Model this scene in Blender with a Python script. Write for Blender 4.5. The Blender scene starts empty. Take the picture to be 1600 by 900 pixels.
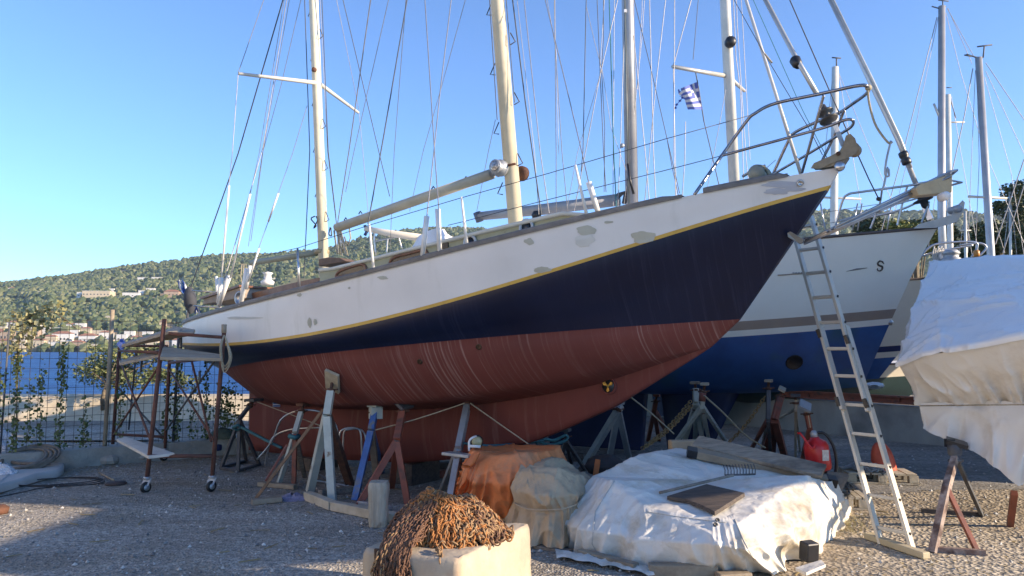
import bpy, math, random
import numpy as np
from mathutils import Vector, Matrix, noise
from mathutils.bvhtree import BVHTree
random.seed(7)
R = math.radians
S = bpy.context.scene
COL = S.collection
# ---------------- camera ----------------
F = 1164.0
TH = math.atan(95/F)
CAMZ = 1.6
cam = bpy.data.objects.new('camera', bpy.data.cameras.new('camera'))
COL.objects.link(cam); S.camera = cam
cam.location = (0, 0, CAMZ); cam.rotation_euler = (R(90)+TH, 0, 0)
cam.data.sensor_width = 36; cam.data.lens = 36*F/1600
cam.data.clip_start = 0.05; cam.data.clip_end = 9000
# ---------------- light ----------------
SUN = Vector((0.955, -0.295, 0.0)).normalized()
ELEV = R(18)
SUN = Vector((SUN.x*math.cos(ELEV), SUN.y*math.cos(ELEV), math.sin(ELEV)))
w = bpy.data.worlds.new('World'); S.world = w; w.use_nodes = True
nt = w.node_tree
sky = nt.nodes.new('ShaderNodeTexSky'); sky.sky_type = 'NISHITA'; sky.sun_disc = False
sky.sun_elevation = ELEV; sky.sun_rotation = math.atan2(SUN.x, SUN.y)
sky.air_density = 1.0; sky.dust_density = 0.15; sky.ozone_density = 8.5; sky.altitude = 1500
nt.links.new(sky.outputs[0], nt.nodes['Background'].inputs[0])
nt.nodes['Background'].inputs[1].default_value = 0.15
sl = bpy.data.lights.new('sun', 'SUN'); so = bpy.data.objects.new('sun', sl); COL.objects.link(so)
sl.energy = 3.2; sl.angle = R(0.5); sl.color = (1.0, 0.91, 0.80)
so.rotation_euler = SUN.to_track_quat('Z', 'Y').to_euler()
S.view_settings.view_transform = 'Standard'; S.view_settings.look = 'None'
S.view_settings.use_white_balance = True; S.view_settings.white_balance_temperature = 8300; S.view_settings.white_balance_tint = 12
S.view_settings.exposure = 1.46; S.view_settings.gamma = 1
S.render.resolution_x = 1024; S.render.resolution_y = 576

# ---------------- projection helpers ----------------
ct, st = math.cos(TH), math.sin(TH)
def ray(px, py):
    u = (px-800)/F; v = (450-py)/F
    return Vector((u, ct - v*st, st + v*ct))
def P(px, py, d):
    r = ray(px, py); k = d/r.y
    return Vector((r.x*k, d, CAMZ + r.z*k))
def G(px, py, z=0.0):
    r = ray(px, py); k = (z-CAMZ)/r.z
    return Vector((r.x*k, r.y*k, z))
def proj(p):
    x, y, z = p[0], p[1], p[2]-CAMZ
    fw = y*ct + z*st; up = -y*st + z*ct
    return (800 + F*x/fw, 450 - F*up/fw)
V = Vector

# ---------------- materials ----------------
MATS = {}
def mat(name, c1, c2=None, scale=6.0, rough=0.6, metal=0.0, bump=0.0, bscale=None, stretch=(1,1,1), c3=None, s3=1.5, t3=(0.55,0.7), spec=None, detail=6, trans=0.0):
    if name in MATS: return MATS[name]
    m = bpy.data.materials.new(name); m.use_nodes = True
    n = m.node_tree.nodes; L = m.node_tree.links
    b = n['Principled BSDF']; b.inputs['Roughness'].default_value = rough; b.inputs['Metallic'].default_value = metal
    if spec is not None: b.inputs['Specular IOR Level'].default_value = spec
    tc = n.new('ShaderNodeTexCoord'); mp = n.new('ShaderNodeMapping'); mp.inputs['Scale'].default_value = stretch
    L.new(tc.outputs['Object'], mp.inputs['Vector'])
    if c2 is None: c2 = tuple(x*0.75 for x in c1)
    nz = n.new('ShaderNodeTexNoise'); nz.inputs['Scale'].default_value = scale; nz.inputs['Detail'].default_value = detail
    nz.inputs['Roughness'].default_value = 0.65
    L.new(mp.outputs[0], nz.inputs['Vector'])
    cr = n.new('ShaderNodeValToRGB'); cr.color_ramp.elements[0].position = 0.35; cr.color_ramp.elements[1].position = 0.65
    cr.color_ramp.elements[0].color = (*c2, 1); cr.color_ramp.elements[1].color = (*c1, 1)
    L.new(nz.outputs['Fac'], cr.inputs[0]); out = cr.outputs[0]
    if c3 is not None:
        n3 = n.new('ShaderNodeTexNoise'); n3.inputs['Scale'].default_value = s3; n3.inputs['Detail'].default_value = 5
        L.new(tc.outputs['Object'], n3.inputs['Vector'])
        r3 = n.new('ShaderNodeValToRGB'); r3.color_ramp.elements[0].position = t3[0]; r3.color_ramp.elements[1].position = t3[1]
        L.new(n3.outputs['Fac'], r3.inputs[0])
        mx = n.new('ShaderNodeMixRGB'); L.new(r3.outputs[0], mx.inputs[0]); L.new(out, mx.inputs[1]); mx.inputs[2].default_value = (*c3, 1)
        out = mx.outputs[0]
    L.new(out, b.inputs['Base Color'])
    if bump:
        nb = n.new('ShaderNodeTexNoise'); nb.inputs['Scale'].default_value = bscale or scale*3; nb.inputs['Detail'].default_value = 4
        L.new(mp.outputs[0], nb.inputs['Vector'])
        bp = n.new('ShaderNodeBump'); bp.inputs['Strength'].default_value = bump; bp.inputs['Distance'].default_value = 0.02
        L.new(nb.outputs['Fac'], bp.inputs['Height']); L.new(bp.outputs[0], b.inputs['Normal'])
    if trans: b.inputs['Transmission Weight'].default_value = trans
    MATS[name] = m
    return m
def nodes(m): return m.node_tree.nodes, m.node_tree.links, m.node_tree.nodes['Principled BSDF']

steel = mat('stainless_steel', (.55,.55,.55), (.4,.4,.4), 8, .28, .9)
galv = mat('galvanised_steel', (.42,.44,.45), (.3,.32,.34), 5, .5, .5, .2, 40)
alu = mat('aluminium', (.55,.53,.48), (.44,.42,.38), 5, .42, .35)
aluw = mat('white_mast_paint', (.62,.6,.55), (.5,.49,.45), 3, .45, 0.0)
cream = mat('cream_mast_paint', (.66,.59,.44), (.56,.5,.37), 4, .5, 0, .05, c3=(.3,.26,.2), s3=9, t3=(.68,.75))
greymast = mat('grey_mast', (.4,.4,.4), (.32,.32,.33), 3, .4, .4)
rust = mat('rusty_steel', (.17,.07,.04), (.07,.035,.025), 9, .85, .1, .4, 60)
rustorange = mat('orange_rust', (.36,.15,.05), (.13,.06,.03), 14, .9, .1, .4, 60)
redox = mat('red_oxide_paint', (.30,.085,.05), (.2,.06,.04), 6, .6, 0, .15, c3=(.1,.05,.04), s3=7)
bluep = mat('blue_stand_paint', (.06,.17,.42), (.05,.12,.3), 6, .55, 0, .15, c3=(.2,.2,.2), s3=8, t3=(.6,.68))
palep = mat('pale_grey_paint', (.50,.52,.46), (.38,.4,.36), 5, .6, 0, .2, c3=(.2,.13,.09), s3=9, t3=(.62,.7))
darkst = mat('dark_grey_steel', (.10,.105,.11), (.06,.06,.07), 7, .6, .2, .2)
wood = mat('weathered_wood', (.36,.29,.21), (.2,.155,.11), 5, .8, 0, .4, 12, (1,1,1), c3=(.12,.09,.07), s3=3)
greywood = mat('grey_plank', (.28,.25,.21), (.14,.12,.10), 6, .8, 0, .4, 14, (1,6,6), c3=(.07,.06,.05), s3=2.5)
palewood = mat('pale_timber', (.50,.43,.33), (.36,.30,.22), 5, .8, 0, .4, 14)
darkwood = mat('dark_wood', (.12,.09,.07), (.05,.04,.035), 6, .75, 0, .4, 14, (1,5,5))
teak = mat('varnished_teak', (.24,.11,.06), (.14,.06,.035), 10, .35, 0, .1)
capwood = mat('grey_rail_cap', (.19,.17,.155), (.12,.11,.1), 8, .6, 0, .2)
rubber = mat('black_rubber', (.02,.02,.02), (.012,.012,.012), 8, .6)
black = mat('black_plastic', (.018,.018,.02), (.01,.01,.012), 8, .4)
rope = mat('rope', (.42,.37,.27), (.28,.24,.17), 60, .9, 0, .4, 80)
ropew = mat('white_rope', (.6,.58,.52), (.42,.4,.36), 60, .9, 0, .4, 80)
wirem = mat('wire', (.30,.29,.30), (.2,.2,.21), 20, .4, .4)
wiredark = mat('dark_wire', (.06,.07,.09), (.03,.04,.05), 20, .5, .2)
wirewhite = mat('white_plastic_tube', (.78,.76,.72), (.65,.64,.6), 8, .4)
tealr = mat('teal_rope', (.03,.2,.22), (.02,.12,.14), 40, .8)
bluestrap = mat('teal_strap', (.03,.15,.17), (.02,.1,.12), 30, .8)
concrete = mat('concrete', (.36,.34,.30), (.25,.235,.21), 3, .9, 0, .5, 25, c3=(.16,.15,.14), s3=1.3)
glassd = mat('dark_window', (.02,.025,.035), (.015,.02,.03), 3, .08)
whitep = mat('white_paint', (.75,.75,.74), (.68,.68,.67), 3, .4)
sage = mat('sage_cabin_paint', (.36,.36,.25), (.3,.3,.2), 4, .55, 0, .1, c3=(.15,.1,.07), s3=11, t3=(.66,.7))

# ---------------- object builders ----------------
INV = {}
class MB:
    def __init__(s): s.v = []; s.f = []; s.m = []; s.mats = []; s.cur = 0; s.sm = []
    def use(s, m):
        if m not in s.mats: s.mats.append(m)
        s.cur = s.mats.index(m); return s
    def add(s, vs, fs, smooth=False):
        o = len(s.v); s.v += [tuple(v) for v in vs]
        for f in fs: s.f.append([i+o for i in f]); s.m.append(s.cur); s.sm.append(smooth)
    def tube(s, pts, r, n=8, cap=True, smooth=True, squash=None):
        pts = [V(p) for p in pts]
        if not isinstance(r, (list, tuple)): r = [r]*len(pts)
        vs = []; m = len(pts); up = None
        for i, p in enumerate(pts):
            t = (pts[min(i+1, m-1)] - pts[max(i-1, 0)])
            if t.length < 1e-9: t = V((0,0,1))
            t.normalize()
            if up is None:
                up = V((0,0,1)) if abs(t.z) < .9 else V((1,0,0))
            x = (up - t*up.dot(t))
            if x.length < 1e-6: x = V((1,0,0)) - t*t.x
            x.normalize(); y = t.cross(x); up = x
            for k in range(n):
                a = 2*math.pi*(k+.5)/n
                vs.append(p + (x*math.cos(a) + y*math.sin(a)*(squash or 1))*r[i])
        fs = [[i*n+k, i*n+(k+1)%n, (i+1)*n+(k+1)%n, (i+1)*n+k] for i in range(m-1) for k in range(n)]
        if cap: fs += [list(range(n))[::-1], [(m-1)*n+k for k in range(n)]]
        s.add(vs, fs, smooth and n > 4); return s
    def beam(s, p0, p1, w, h, up=(0,0,1)):
        p0 = V(p0); p1 = V(p1); t = (p1-p0).normalized(); up = V(up)
        x = t.cross(up)
        if x.length < 1e-4: x = t.cross(V((0,1,0)))
        x.normalize(); y = x.cross(t).normalized()
        c = [(-w/2,-h/2),(w/2,-h/2),(w/2,h/2),(-w/2,h/2)]
        vs = [p + x*a + y*b for p in (p0,p1) for a,b in c]
        s.add(vs, [[0,1,2,3],[7,6,5,4],[0,4,5,1],[1,5,6,2],[2,6,7,3],[3,7,4,0]]); return s
    def box(s, c, size, rz=0, rx=0, ry=0):
        M = Matrix.Translation(V(c)) @ Matrix.Rotation(rz,4,'Z') @ Matrix.Rotation(ry,4,'Y') @ Matrix.Rotation(rx,4,'X')
        x,y,z = [q/2 for q in size]
        vs = [M @ V(q) for q in ((-x,-y,-z),(x,-y,-z),(x,y,-z),(-x,y,-z),(-x,-y,z),(x,-y,z),(x,y,z),(-x,y,z))]
        s.add(vs, [[3,2,1,0],[4,5,6,7],[0,1,5,4],[1,2,6,5],[2,3,7,6],[3,0,4,7]]); return s
    def lathe(s, base, axis, prof, n=20, smooth=True):
        base = V(base); t = V(axis).normalized(); x = t.orthogonal().normalized(); y = t.cross(x)
        vs = [base + t*z + (x*math.cos(2*math.pi*k/n) + y*math.sin(2*math.pi*k/n))*max(r,1e-4) for r, z in prof for k in range(n)]
        m = len(prof)
        fs = [[i*n+k, i*n+(k+1)%n, (i+1)*n+(k+1)%n, (i+1)*n+k] for i in range(m-1) for k in range(n)]
        fs += [list(range(n))[::-1], [(m-1)*n+k for k in range(n)]]
        s.add(vs, fs, smooth); return s
    def slab(s, poly, off):
        off = V(off); n = len(poly); a = [V(p)-off for p in poly]; b = [V(p)+off for p in poly]
        s.add(a+b, [list(range(n)), [n+i for i in range(n)][::-1]] + [[i, n+i, n+(i+1)%n, (i+1)%n] for i in range(n)]); return s
    def grid(s, rows, closed=False, smooth=True, mrow=None):
        m = len(rows); n = len(rows[0]); o = len(s.v)
        for r in rows: s.v += [tuple(p) for p in r]
        for i in range(m-1):
            if mrow: s.use(mrow[i])
            for k in range(n if closed else n-1):
                s.f.append([o+i*n+k, o+i*n+(k+1)%n, o+(i+1)*n+(k+1)%n, o+(i+1)*n+k]); s.m.append(s.cur); s.sm.append(smooth)
        return s
    def build(s, name, m=None, parent=None, bevel=0, label=None):
        if m is not None and not s.mats: s.mats = [m]
        inv = INV.get(parent.name) if parent else None
        me = bpy.data.meshes.new(name)
        vs = [inv @ V(v) for v in s.v] if inv else s.v
        me.from_pydata(vs, [], s.f)
        for q in s.mats: me.materials.append(q)
        me.polygons.foreach_set('material_index', s.m); me.polygons.foreach_set('use_smooth', s.sm)
        me.update()
        o = bpy.data.objects.new(name, me); COL.objects.link(o)
        if parent: o.parent = parent
        if inv: INV[o.name] = inv
        if label: o['label'] = label
        if bevel:
            b = o.modifiers.new('bevel', 'BEVEL'); b.width = bevel; b.segments = 2; b.limit_method = 'ANGLE'
        return o
def thing(name, label, cat, loc=(0,0,0), rz=0.0, group=None):
    o = bpy.data.objects.new(name, None); COL.objects.link(o); o.empty_display_size = .2
    o.location = loc; o.rotation_euler = (0,0,rz); o['label'] = label; o['category'] = cat
    if group: o['group'] = group
    INV[o.name] = (Matrix.Translation(V(loc)) @ Matrix.Rotation(rz,4,'Z')).inverted()
    return o
def tag(o, label, cat, group=None):
    # move the origin of a one-mesh thing to the middle of its base
    me = o.data; n = len(me.vertices); co = np.empty(n*3); me.vertices.foreach_get('co', co); co = co.reshape(-1,3)
    c = V(((co[:,0].min()+co[:,0].max())/2, (co[:,1].min()+co[:,1].max())/2, co[:,2].min()))
    me.transform(Matrix.Translation(-c)); o.location = c
    o['label'] = label; o['category'] = cat
    if group: o['group'] = group
    return o
def struct(o): o['kind'] = 'structure'; return o
def stuff(o, label, cat): o['kind'] = 'stuff'; o['label'] = label; o['category'] = cat; return o
def catmull(pts, n, closed=False):
    pts = [V(p) for p in pts]; m = len(pts); out = []
    segs = m if closed else m-1
    for i in range(n):
        u = i/(n if closed else (n-1))*segs; k = min(int(u), segs-1); t = u-k
        g = (lambda j: pts[j % m]) if closed else (lambda j: pts[max(0, min(m-1, j))])
        a,b,c,d = g(k-1),g(k),g(k+1),g(k+2)
        out.append(.5*((2*b)+(c-a)*t+(2*a-5*b+4*c-d)*t*t+(3*b-a-3*c+d)*t**3))
    return out
def linpts(pts, n, closed=True):
    pts = [V(p) for p in pts]; m = len(pts); out = []
    for i in range(n):
        u = i/n*m; k = int(u); t = u-k; out.append(pts[k%m].lerp(pts[(k+1)%m], t))
    return out
def nz(p, s, seed=0): return noise.noise(V((p[0]*s+seed*17.3, p[1]*s-seed*9.1, p[2]*s+seed*4.7)))
def ridg(p, s, seed=0): return 1-2*abs(nz(p, s, seed))
def leafcloud(mb, clumps, n, size, flat=0.5):
    """n leaf quads spread through ellipsoid clumps (centre, radii)"""
    w_ = [c[1][0]*c[1][1]*c[1][2] for c in clumps]
    for i in range(n):
        c, r = random.choices(clumps, w_)[0]
        d = V((random.gauss(0,1), random.gauss(0,1), random.gauss(0,1))).normalized() * (random.random()**.4)
        p = V(c) + V((d.x*r[0], d.y*r[1], d.z*r[2]))
        a = V((random.gauss(0,1), random.gauss(0,1), random.gauss(0,1)*flat)).normalized(); b = a.orthogonal().normalized()
        q = Matrix.Rotation(random.random()*6.28, 3, a) @ b
        s = size*random.uniform(.6,1.4)
        mb.add([p-a*s, p+q*s*.5, p+a*s, p-q*s*.5], [[0,1,2,3]])
def leafmat(name, c1, c2, c3):
    if name in MATS: return MATS[name]
    m = bpy.data.materials.new(name); m.use_nodes = True; n, L, b = nodes(m)
    g = n.new('ShaderNodeNewGeometry'); cr = n.new('ShaderNodeValToRGB'); e = cr.color_ramp.elements
    e[0].color = (*c1,1); e[1].color = (*c3,1); k = e.new(.5); k.color = (*c2,1)
    L.new(g.outputs['Random Per Island'], cr.inputs[0]); L.new(cr.outputs[0], b.inputs['Base Color'])
    b.inputs['Roughness'].default_value = .6
    MATS[name] = m; return m
# =================== SETTING ===================
def gravel(name, c1, c2, c3, scale, bump, patch, pc=(.5,.65)):
    m = bpy.data.materials.new(name); m.use_nodes = True; n, L, b = nodes(m)
    tc = n.new('ShaderNodeTexCoord'); vo = n.new('ShaderNodeTexVoronoi'); vo.inputs['Scale'].default_value = scale
    L.new(tc.outputs['Object'], vo.inputs['Vector'])
    cr = n.new('ShaderNodeValToRGB'); e = cr.color_ramp.elements
    sp = n.new('ShaderNodeSeparateColor'); L.new(vo.outputs['Color'], sp.inputs[0])
    e[0].color = (*c1,1); e[1].color = (*c3,1); k = e.new(.5); k.color = (*c2,1); k = e.new(.93); k.color = (*c2,1)
    L.new(sp.outputs[0], cr.inputs[0])
    n1 = n.new('ShaderNodeTexNoise'); n1.inputs['Scale'].default_value = 0.7; n1.inputs['Detail'].default_value = 8; n1.inputs['Roughness'].default_value=.7
    L.new(tc.outputs['Object'], n1.inputs['Vector'])
    r1 = n.new('ShaderNodeValToRGB'); r1.color_ramp.elements[0].position = pc[0]; r1.color_ramp.elements[1].position = pc[1]
    L.new(n1.outputs['Fac'], r1.inputs[0])
    mx = n.new('ShaderNodeMixRGB'); L.new(r1.outputs[0], mx.inputs[0]); L.new(cr.outputs[0], mx.inputs[1]); mx.inputs[2].default_value = (*patch,1)
    n2 = n.new('ShaderNodeTexNoise'); n2.inputs['Scale'].default_value = scale*.45; n2.inputs['Detail'].default_value = 6
    L.new(tc.outputs['Object'], n2.inputs['Vector'])
    m2 = n.new('ShaderNodeMixRGB'); m2.blend_type = 'MULTIPLY'; m2.inputs[0].default_value = .55
    L.new(mx.outputs[0], m2.inputs[1]); 
    r2 = n.new('ShaderNodeValToRGB'); r2.color_ramp.elements[0].position = .3; r2.color_ramp.elements[1].position = .65
    L.new(n2.outputs['Fac'], r2.inputs[0]); L.new(r2.outputs[0], m2.inputs[2])
    L.new(m2.outputs[0], b.inputs['Base Color']); b.inputs['Roughness'].default_value = .95
    n5 = n.new('ShaderNodeTexNoise'); n5.inputs['Scale'].default_value = .45; n5.inputs['Detail'].default_value = 9; n5.inputs['Roughness'].default_value = .75; n5.inputs['Distortion'].default_value = .6
    mp5 = n.new('ShaderNodeMapping'); mp5.inputs['Scale'].default_value = (.6,1.6,1); mp5.inputs['Location'].default_value = (3,7,1); L.new(tc.outputs['Object'], mp5.inputs[0]); L.new(mp5.outputs[0], n5.inputs['Vector'])
    r5 = n.new('ShaderNodeValToRGB'); r5.color_ramp.elements[0].position = .42; r5.color_ramp.elements[1].position = .56; r5.color_ramp.elements[0].color = (.62,.58,.54,1); r5.color_ramp.elements[1].color = (1,1,1,1); L.new(n5.outputs['Fac'], r5.inputs[0])
    m5 = n.new('ShaderNodeMixRGB'); m5.blend_type = 'MULTIPLY'; m5.inputs[0].default_value = .8; L.new(m2.outputs[0], m5.inputs[1]); L.new(r5.outputs[0], m5.inputs[2]); L.new(m5.outputs[0], b.inputs['Base Color'])
    ad = n.new('ShaderNodeMath'); ad.operation = 'ADD'; L.new(n2.outputs['Fac'], ad.inputs[0]); L.new(vo.outputs['Distance'], ad.inputs[1])
    bp = n.new('ShaderNodeBump'); bp.inputs['Strength'].default_value = bump; bp.inputs['Distance'].default_value = .02
    L.new(ad.outputs[0], bp.inputs['Height']); L.new(bp.outputs[0], b.inputs['Normal'])
    return m
gravelm = gravel('grey_gravel', (.33,.30,.26), (.50,.455,.39), (.76,.71,.63), 48, .9, (.42,.37,.29))
dirtm = gravel('tan_dirt', (.42,.36,.28), (.56,.48,.37), (.72,.65,.53), 30, .9, (.47,.39,.29))
roadm = gravel('worn_asphalt', (.27,.26,.245), (.36,.345,.32), (.48,.46,.42), 40, .3, (.32,.30,.27))
# gravel yard: fine sheet with slight relief
def sheet(name, m, xs, ys, zf, inside=lambda x,y: True):
    mb = MB(); rows = [[(x,y,zf(x,y)) for x in xs] for y in ys]
    n = len(xs)
    mb.use(m); mb.v = [p for r in rows for p in r]
    for i in range(len(ys)-1):
        for k in range(n-1):
            cx = (xs[k]+xs[k+1])/2; cy = (ys[i]+ys[i+1])/2
            if inside(cx,cy): mb.f.append([i*n+k, i*n+k+1, (i+1)*n+k+1, (i+1)*n+k]); mb.m.append(0); mb.sm.append(True)
    return mb.build(name)
yz = lambda x,y: .018*nz((x,y,0),.8)+.010*nz((x,y,0),2.6,3) if -8<x<12 and 2<y<16 else 0
fine = lambda a,b,s: list(np.arange(a,b,s))
xs = [-80,-40,-20,-12] + fine(-9,11,.12) + [12,16,24,60,300]
ys = [-40,-15,-4] + fine(0,15,.12) + [16,17,18,19.5]
struct(sheet('ground', gravelm, xs, ys, lambda x,y: yz(x,y)))
struct(sheet('inland_ground', dirtm, [2,10,40,120,600], [19.5,40,80,160,500], lambda x,y: 0.002))
# tan dirt area on the right (irregular edge), worn asphalt lane beyond it
def edgeR(x): return 8.75 + .18*math.sin(x*1.3)+.25*nz((x,0,0),1.1)- .12*(x-3)
def dirt_in(x,y):
    return x > 1.35 + .35*nz((y,0,0),1.3) + max(0,(6.2-y))*.1 and y < edgeR(x)
struct(sheet('dirt_yard', dirtm, fine(1,14,.06), fine(2,9.6,.06), lambda x,y: yz(x,y)+.006, dirt_in))
def lane_in(x,y): return y > edgeR(x)+.02 and x > -.5
struct(sheet('road', roadm, fine(-.5,14,.1)+[16,20], fine(8,12,.1)+[13,15,17,19.4], lambda x,y: yz(x,y)+.005, lane_in))
struct(sheet('path', gravelm, [-60,-20,-3,0], [13.0,17.0], lambda x,y: .03))

# loose stones
mb = MB(); 
stonem = leafmat('loose_stones', (.12,.12,.12), (.25,.24,.22), (.6,.58,.54))
for i in range(5200):
    y = 4.3 + 8*random.random()**1.3; x = random.uniform(-.72,.72)*y
    s = random.choice([.006,.008,.01,.012,.02])*random.uniform(.7,1.3)
    c = V((x,y,yz(x,y)+s*.3)); q = Matrix.Rotation(random.random()*6,3,'Z')
    mb.add([c+q@V(k) for k in ((s,0,0),(0,s*.7,0),(-s,0,0),(0,-s*.8,0),(0,0,s*.8),(0,0,-s*.6))], [[0,1,4],[1,2,4],[2,3,4],[3,0,4],[1,0,5],[2,1,5],[3,2,5],[0,3,5]])
stuff(mb.build('gravel_stones', stonem), 'loose pale and grey stones strewn over the gravel yard', 'gravel')
# fallen leaves / litter near kerb
mb = MB(); lit = leafmat('dead_leaves', (.2,.14,.06), (.3,.22,.1), (.12,.09,.05))
for i in range(1800):
    if random.random() < .65:
        x = random.uniform(-6.5,-2.5); y = 10.3+.77*(x+5.67) - abs(random.gauss(0,.45)) - .1
    else: x = random.uniform(1.5,5); y = random.uniform(4.5,9)
    s = random.uniform(.01,.022); a = random.random()*6
    c = V((x,y,yz(x,y)+.012))
    mb.add([c+V((s*math.cos(a+k),s*math.sin(a+k)*.7,random.uniform(0,.008))) for k in (0,1.57,3.14,4.71)], [[0,1,2,3]])
for i in range(170):
    x=random.uniform(-5,4.5); y=random.uniform(5,11.5); a=random.random()*6.28; l_=random.uniform(.02,.10); c=V((x,y,yz(x,y)+.012)); d=V((math.cos(a),math.sin(a),0))*l_
    mb.beam(c-d,c+d,random.uniform(.004,.015),.006)
stuff(mb.build('leaf_litter', lit), 'dead leaves and bits of litter along the kerb and dirt', 'leaf litter')

# sea
sea = bpy.data.materials.new('sea'); sea.use_nodes = True; n, L, b = nodes(sea)
tc = n.new('ShaderNodeTexCoord'); mp = n.new('ShaderNodeMapping'); mp.inputs['Scale'].default_value = (.35,1,1); L.new(tc.outputs['Object'], mp.inputs[0])
n1 = n.new('ShaderNodeTexNoise'); n1.inputs['Scale'].default_value = .35; n1.inputs['Detail'].default_value = 9; n1.inputs['Roughness'].default_value=.72; L.new(mp.outputs[0], n1.inputs[0])
cr = n.new('ShaderNodeValToRGB'); cr.color_ramp.elements[0].position=.38; cr.color_ramp.elements[1].position=.66
cr.color_ramp.elements[0].color=(.007,.058,.19,1); cr.color_ramp.elements[1].color=(.024,.145,.35,1); L.new(n1.outputs[0], cr.inputs[0]); L.new(cr.outputs[0], b.inputs['Base Color'])
bp = n.new('ShaderNodeBump'); bp.inputs['Strength'].default_value=1; bp.inputs['Distance'].default_value=.6; L.new(n1.outputs[0], bp.inputs['Height']); L.new(bp.outputs[0], b.inputs['Normal'])
b.inputs['Roughness'].default_value=.5; b.inputs['Specular IOR Level'].default_value = .25
mb = MB(); mb.add([(-3000,19.3,-1.2),(3000,19.3,-1.2),(3000,4000,-1.2),(-3000,4000,-1.2)], [[0,1,2,3]]); struct(mb.build('sea', sea))

# ---- far hills: terrain heightfield in (bearing, distance) ----
RL = [(-700,452),(-300,448),(0,443),(100,432),(170,420),(240,410),(300,402),(350,399),(420,397),(500,389),(560,371),(620,360),(680,355),(740,356),(820,362),(900,372),(1000,368),(1100,352),(1200,338),(1300,327),(1400,331),(1500,326),(1560,334),(1620,322),(2000,330),(2600,340)]
rx = np.array([a for a,_ in RL], float); ry = np.array([b_ for _,b_ in RL], float)
def ridge(px): return float(np.interp(px, rx, ry)) + 1.5*nz((px*.02,0,0),1) 
D0, D1 = 640.0, 1500.0
def hz(px, d):
    t = (d-D0)/(D1-D0)
    top = CAMZ + (545-ridge(px))/F*D1
    t = max(0, min(1, t)); s_ = t**.85
    if d > D1: s_ = 1-(d-D1)/2500
    h = -2 + top*s_ + (14*nz((px/170,d/300,0),1.0,2)+6*nz((px/60,d/120,0),1.0,5))*math.sin(math.pi*min(1,t))*min(1,t*2)
    return h
hillm = mat('hillside_soil', (.16,.15,.08), (.09,.095,.05), .03, .95, 0, 0, c3=(.34,.25,.15), s3=.012, t3=(.5,.62))
pxs = list(np.arange(-600,2300,12)); ds = [D0-25] + list(np.linspace(D0,D1,70)) + [1700,2100]
mb = MB(); mb.grid([[V(((px-800)/F*d, d, hz(px,d))) for px in pxs] for d in ds]); struct(mb.build('hills', hillm))
# wood on the hills
ico_v = []; ico_f = []
import bmesh
bm = bmesh.new(); bmesh.ops.create_icosphere(bm, subdivisions=1, radius=1); bm.verts.ensure_lookup_table()
ico_v = np.array([v.co[:] for v in bm.verts]); ico_f = np.array([[v.index for v in f.verts] for f in bm.faces]); bm.free()
def roadline(px, y):
    """pale tracks and clearings read off the hillside"""
    r1 = abs(y-(468+.0*px+2*math.sin(px/40))) < 2.4 and px < 290
    r2 = abs(y-(478+.03*(px-90))) < 1.5 and 80 < px < 160
    r3 = abs(y-(484+.045*(px-220))) < 2 and 215 < px < 300
    cl = 195 < px < 300 and 438 < y < 470 and nz((px,y,0),.06,4) > -.12
    vil = y > 506+8*math.sin(px/37) and nz((px,y,0),.05,6) > -.05
    return r1, r2 or r3, cl, vil
hs = [ (8,528,26,12,2,1),(22,512,16,9,0,1),(34,540,20,9,1,0),(52,524,22,12,2,0),(64,541,16,8,1,1),(72,520,14,9,0,0),(100,531,26,11,0,1),(118,524,12,8,0,0),(127,512,14,7,0,0),(140,534,24,9,0,1),(168,527,18,9,0,1),(172,538,14,7,1,0),(150,545,12,6,1,0),(204,525,14,7,0,0),(126,462,12,6,0,0),(153,461,40,6,1,0),(173,455,7,4,0,0),(221,437,14,4,0,0),(243,437,14,4,0,0),(234,455,12,4,0,0),(205,462,24,4,0,0),(222,458,12,4,0,0),(268,461,22,5,2,1),(16,453,8,4,0,1),(58,460,6,5,0,0),(66,460,5,4,0,0),(280,542,16,9,0,1),(170,500,8,4,1,0),(420,440,16,6,0,0),(2,520,18,10,1,0),(12,540,18,8,2,1),(44,532,18,9,1,0),(58,512,14,8,0,1),(82,534,18,9,1,1),(88,544,16,7,0,0),(108,541,18,8,1,0),(112,514,12,7,0,1),(124,543,18,7,2,1),(136,520,14,8,1,1),(156,524,16,8,1,0),(186,541,18,7,1,0),(192,532,14,7,0,0),(216,536,16,8,1,1),(232,526,14,8,0,0),(240,540,18,7,1,0),(256,530,16,8,0,1),(268,541,14,7,2,0),(94,519,12,7,2,0),(28,527,14,8,1,0),(255,508,9,5,1,1)]
rng = np.random.default_rng(3)
V_ = []; F_ = []; cnt = 0; FV = []
def hill_trees(n, pxa, pxb, size, keep):
    global cnt
    k = 0
    while k < n:
        px = rng.uniform(pxa, pxb); d = D0 + (D1-D0)*rng.random()**1.05
        z = hz(px, d); q = proj((0,d,z)); y = 545-(z-CAMZ)/d*F
        a,b_,c,e = roadline(px,y)
        if any(abs(px-h_[0])<h_[2]*.62+1.5 and -h_[3]*.1 < y-(h_[1]-h_[3]*.4) < h_[3]*.95 for h_ in hs): k += 1; continue
        if a or b_: k += 1; continue
        if (c or e) and rng.random() < keep: k += 1; continue
        s = size*rng.uniform(.55,1.25)*(1+ .5*nz((px/90,d/90,0),1,8))
        vv = ico_v*(1+rng.uniform(-.35,.35,(len(ico_v),1)))*np.array([s,s,s*rng.uniform(.8,1.15)]) + np.array([(px-800)/F*d, d, z+s*.45])
        V_.append(vv); F_.append(ico_f+cnt*len(ico_v)); cnt += 1; k += 1
hill_trees(13500, -60, 760, 4.3, .72)
hill_trees(6500, 1180, 1660, 4.6, .5)
vv = np.concatenate(V_); ff = np.concatenate(F_)
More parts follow.
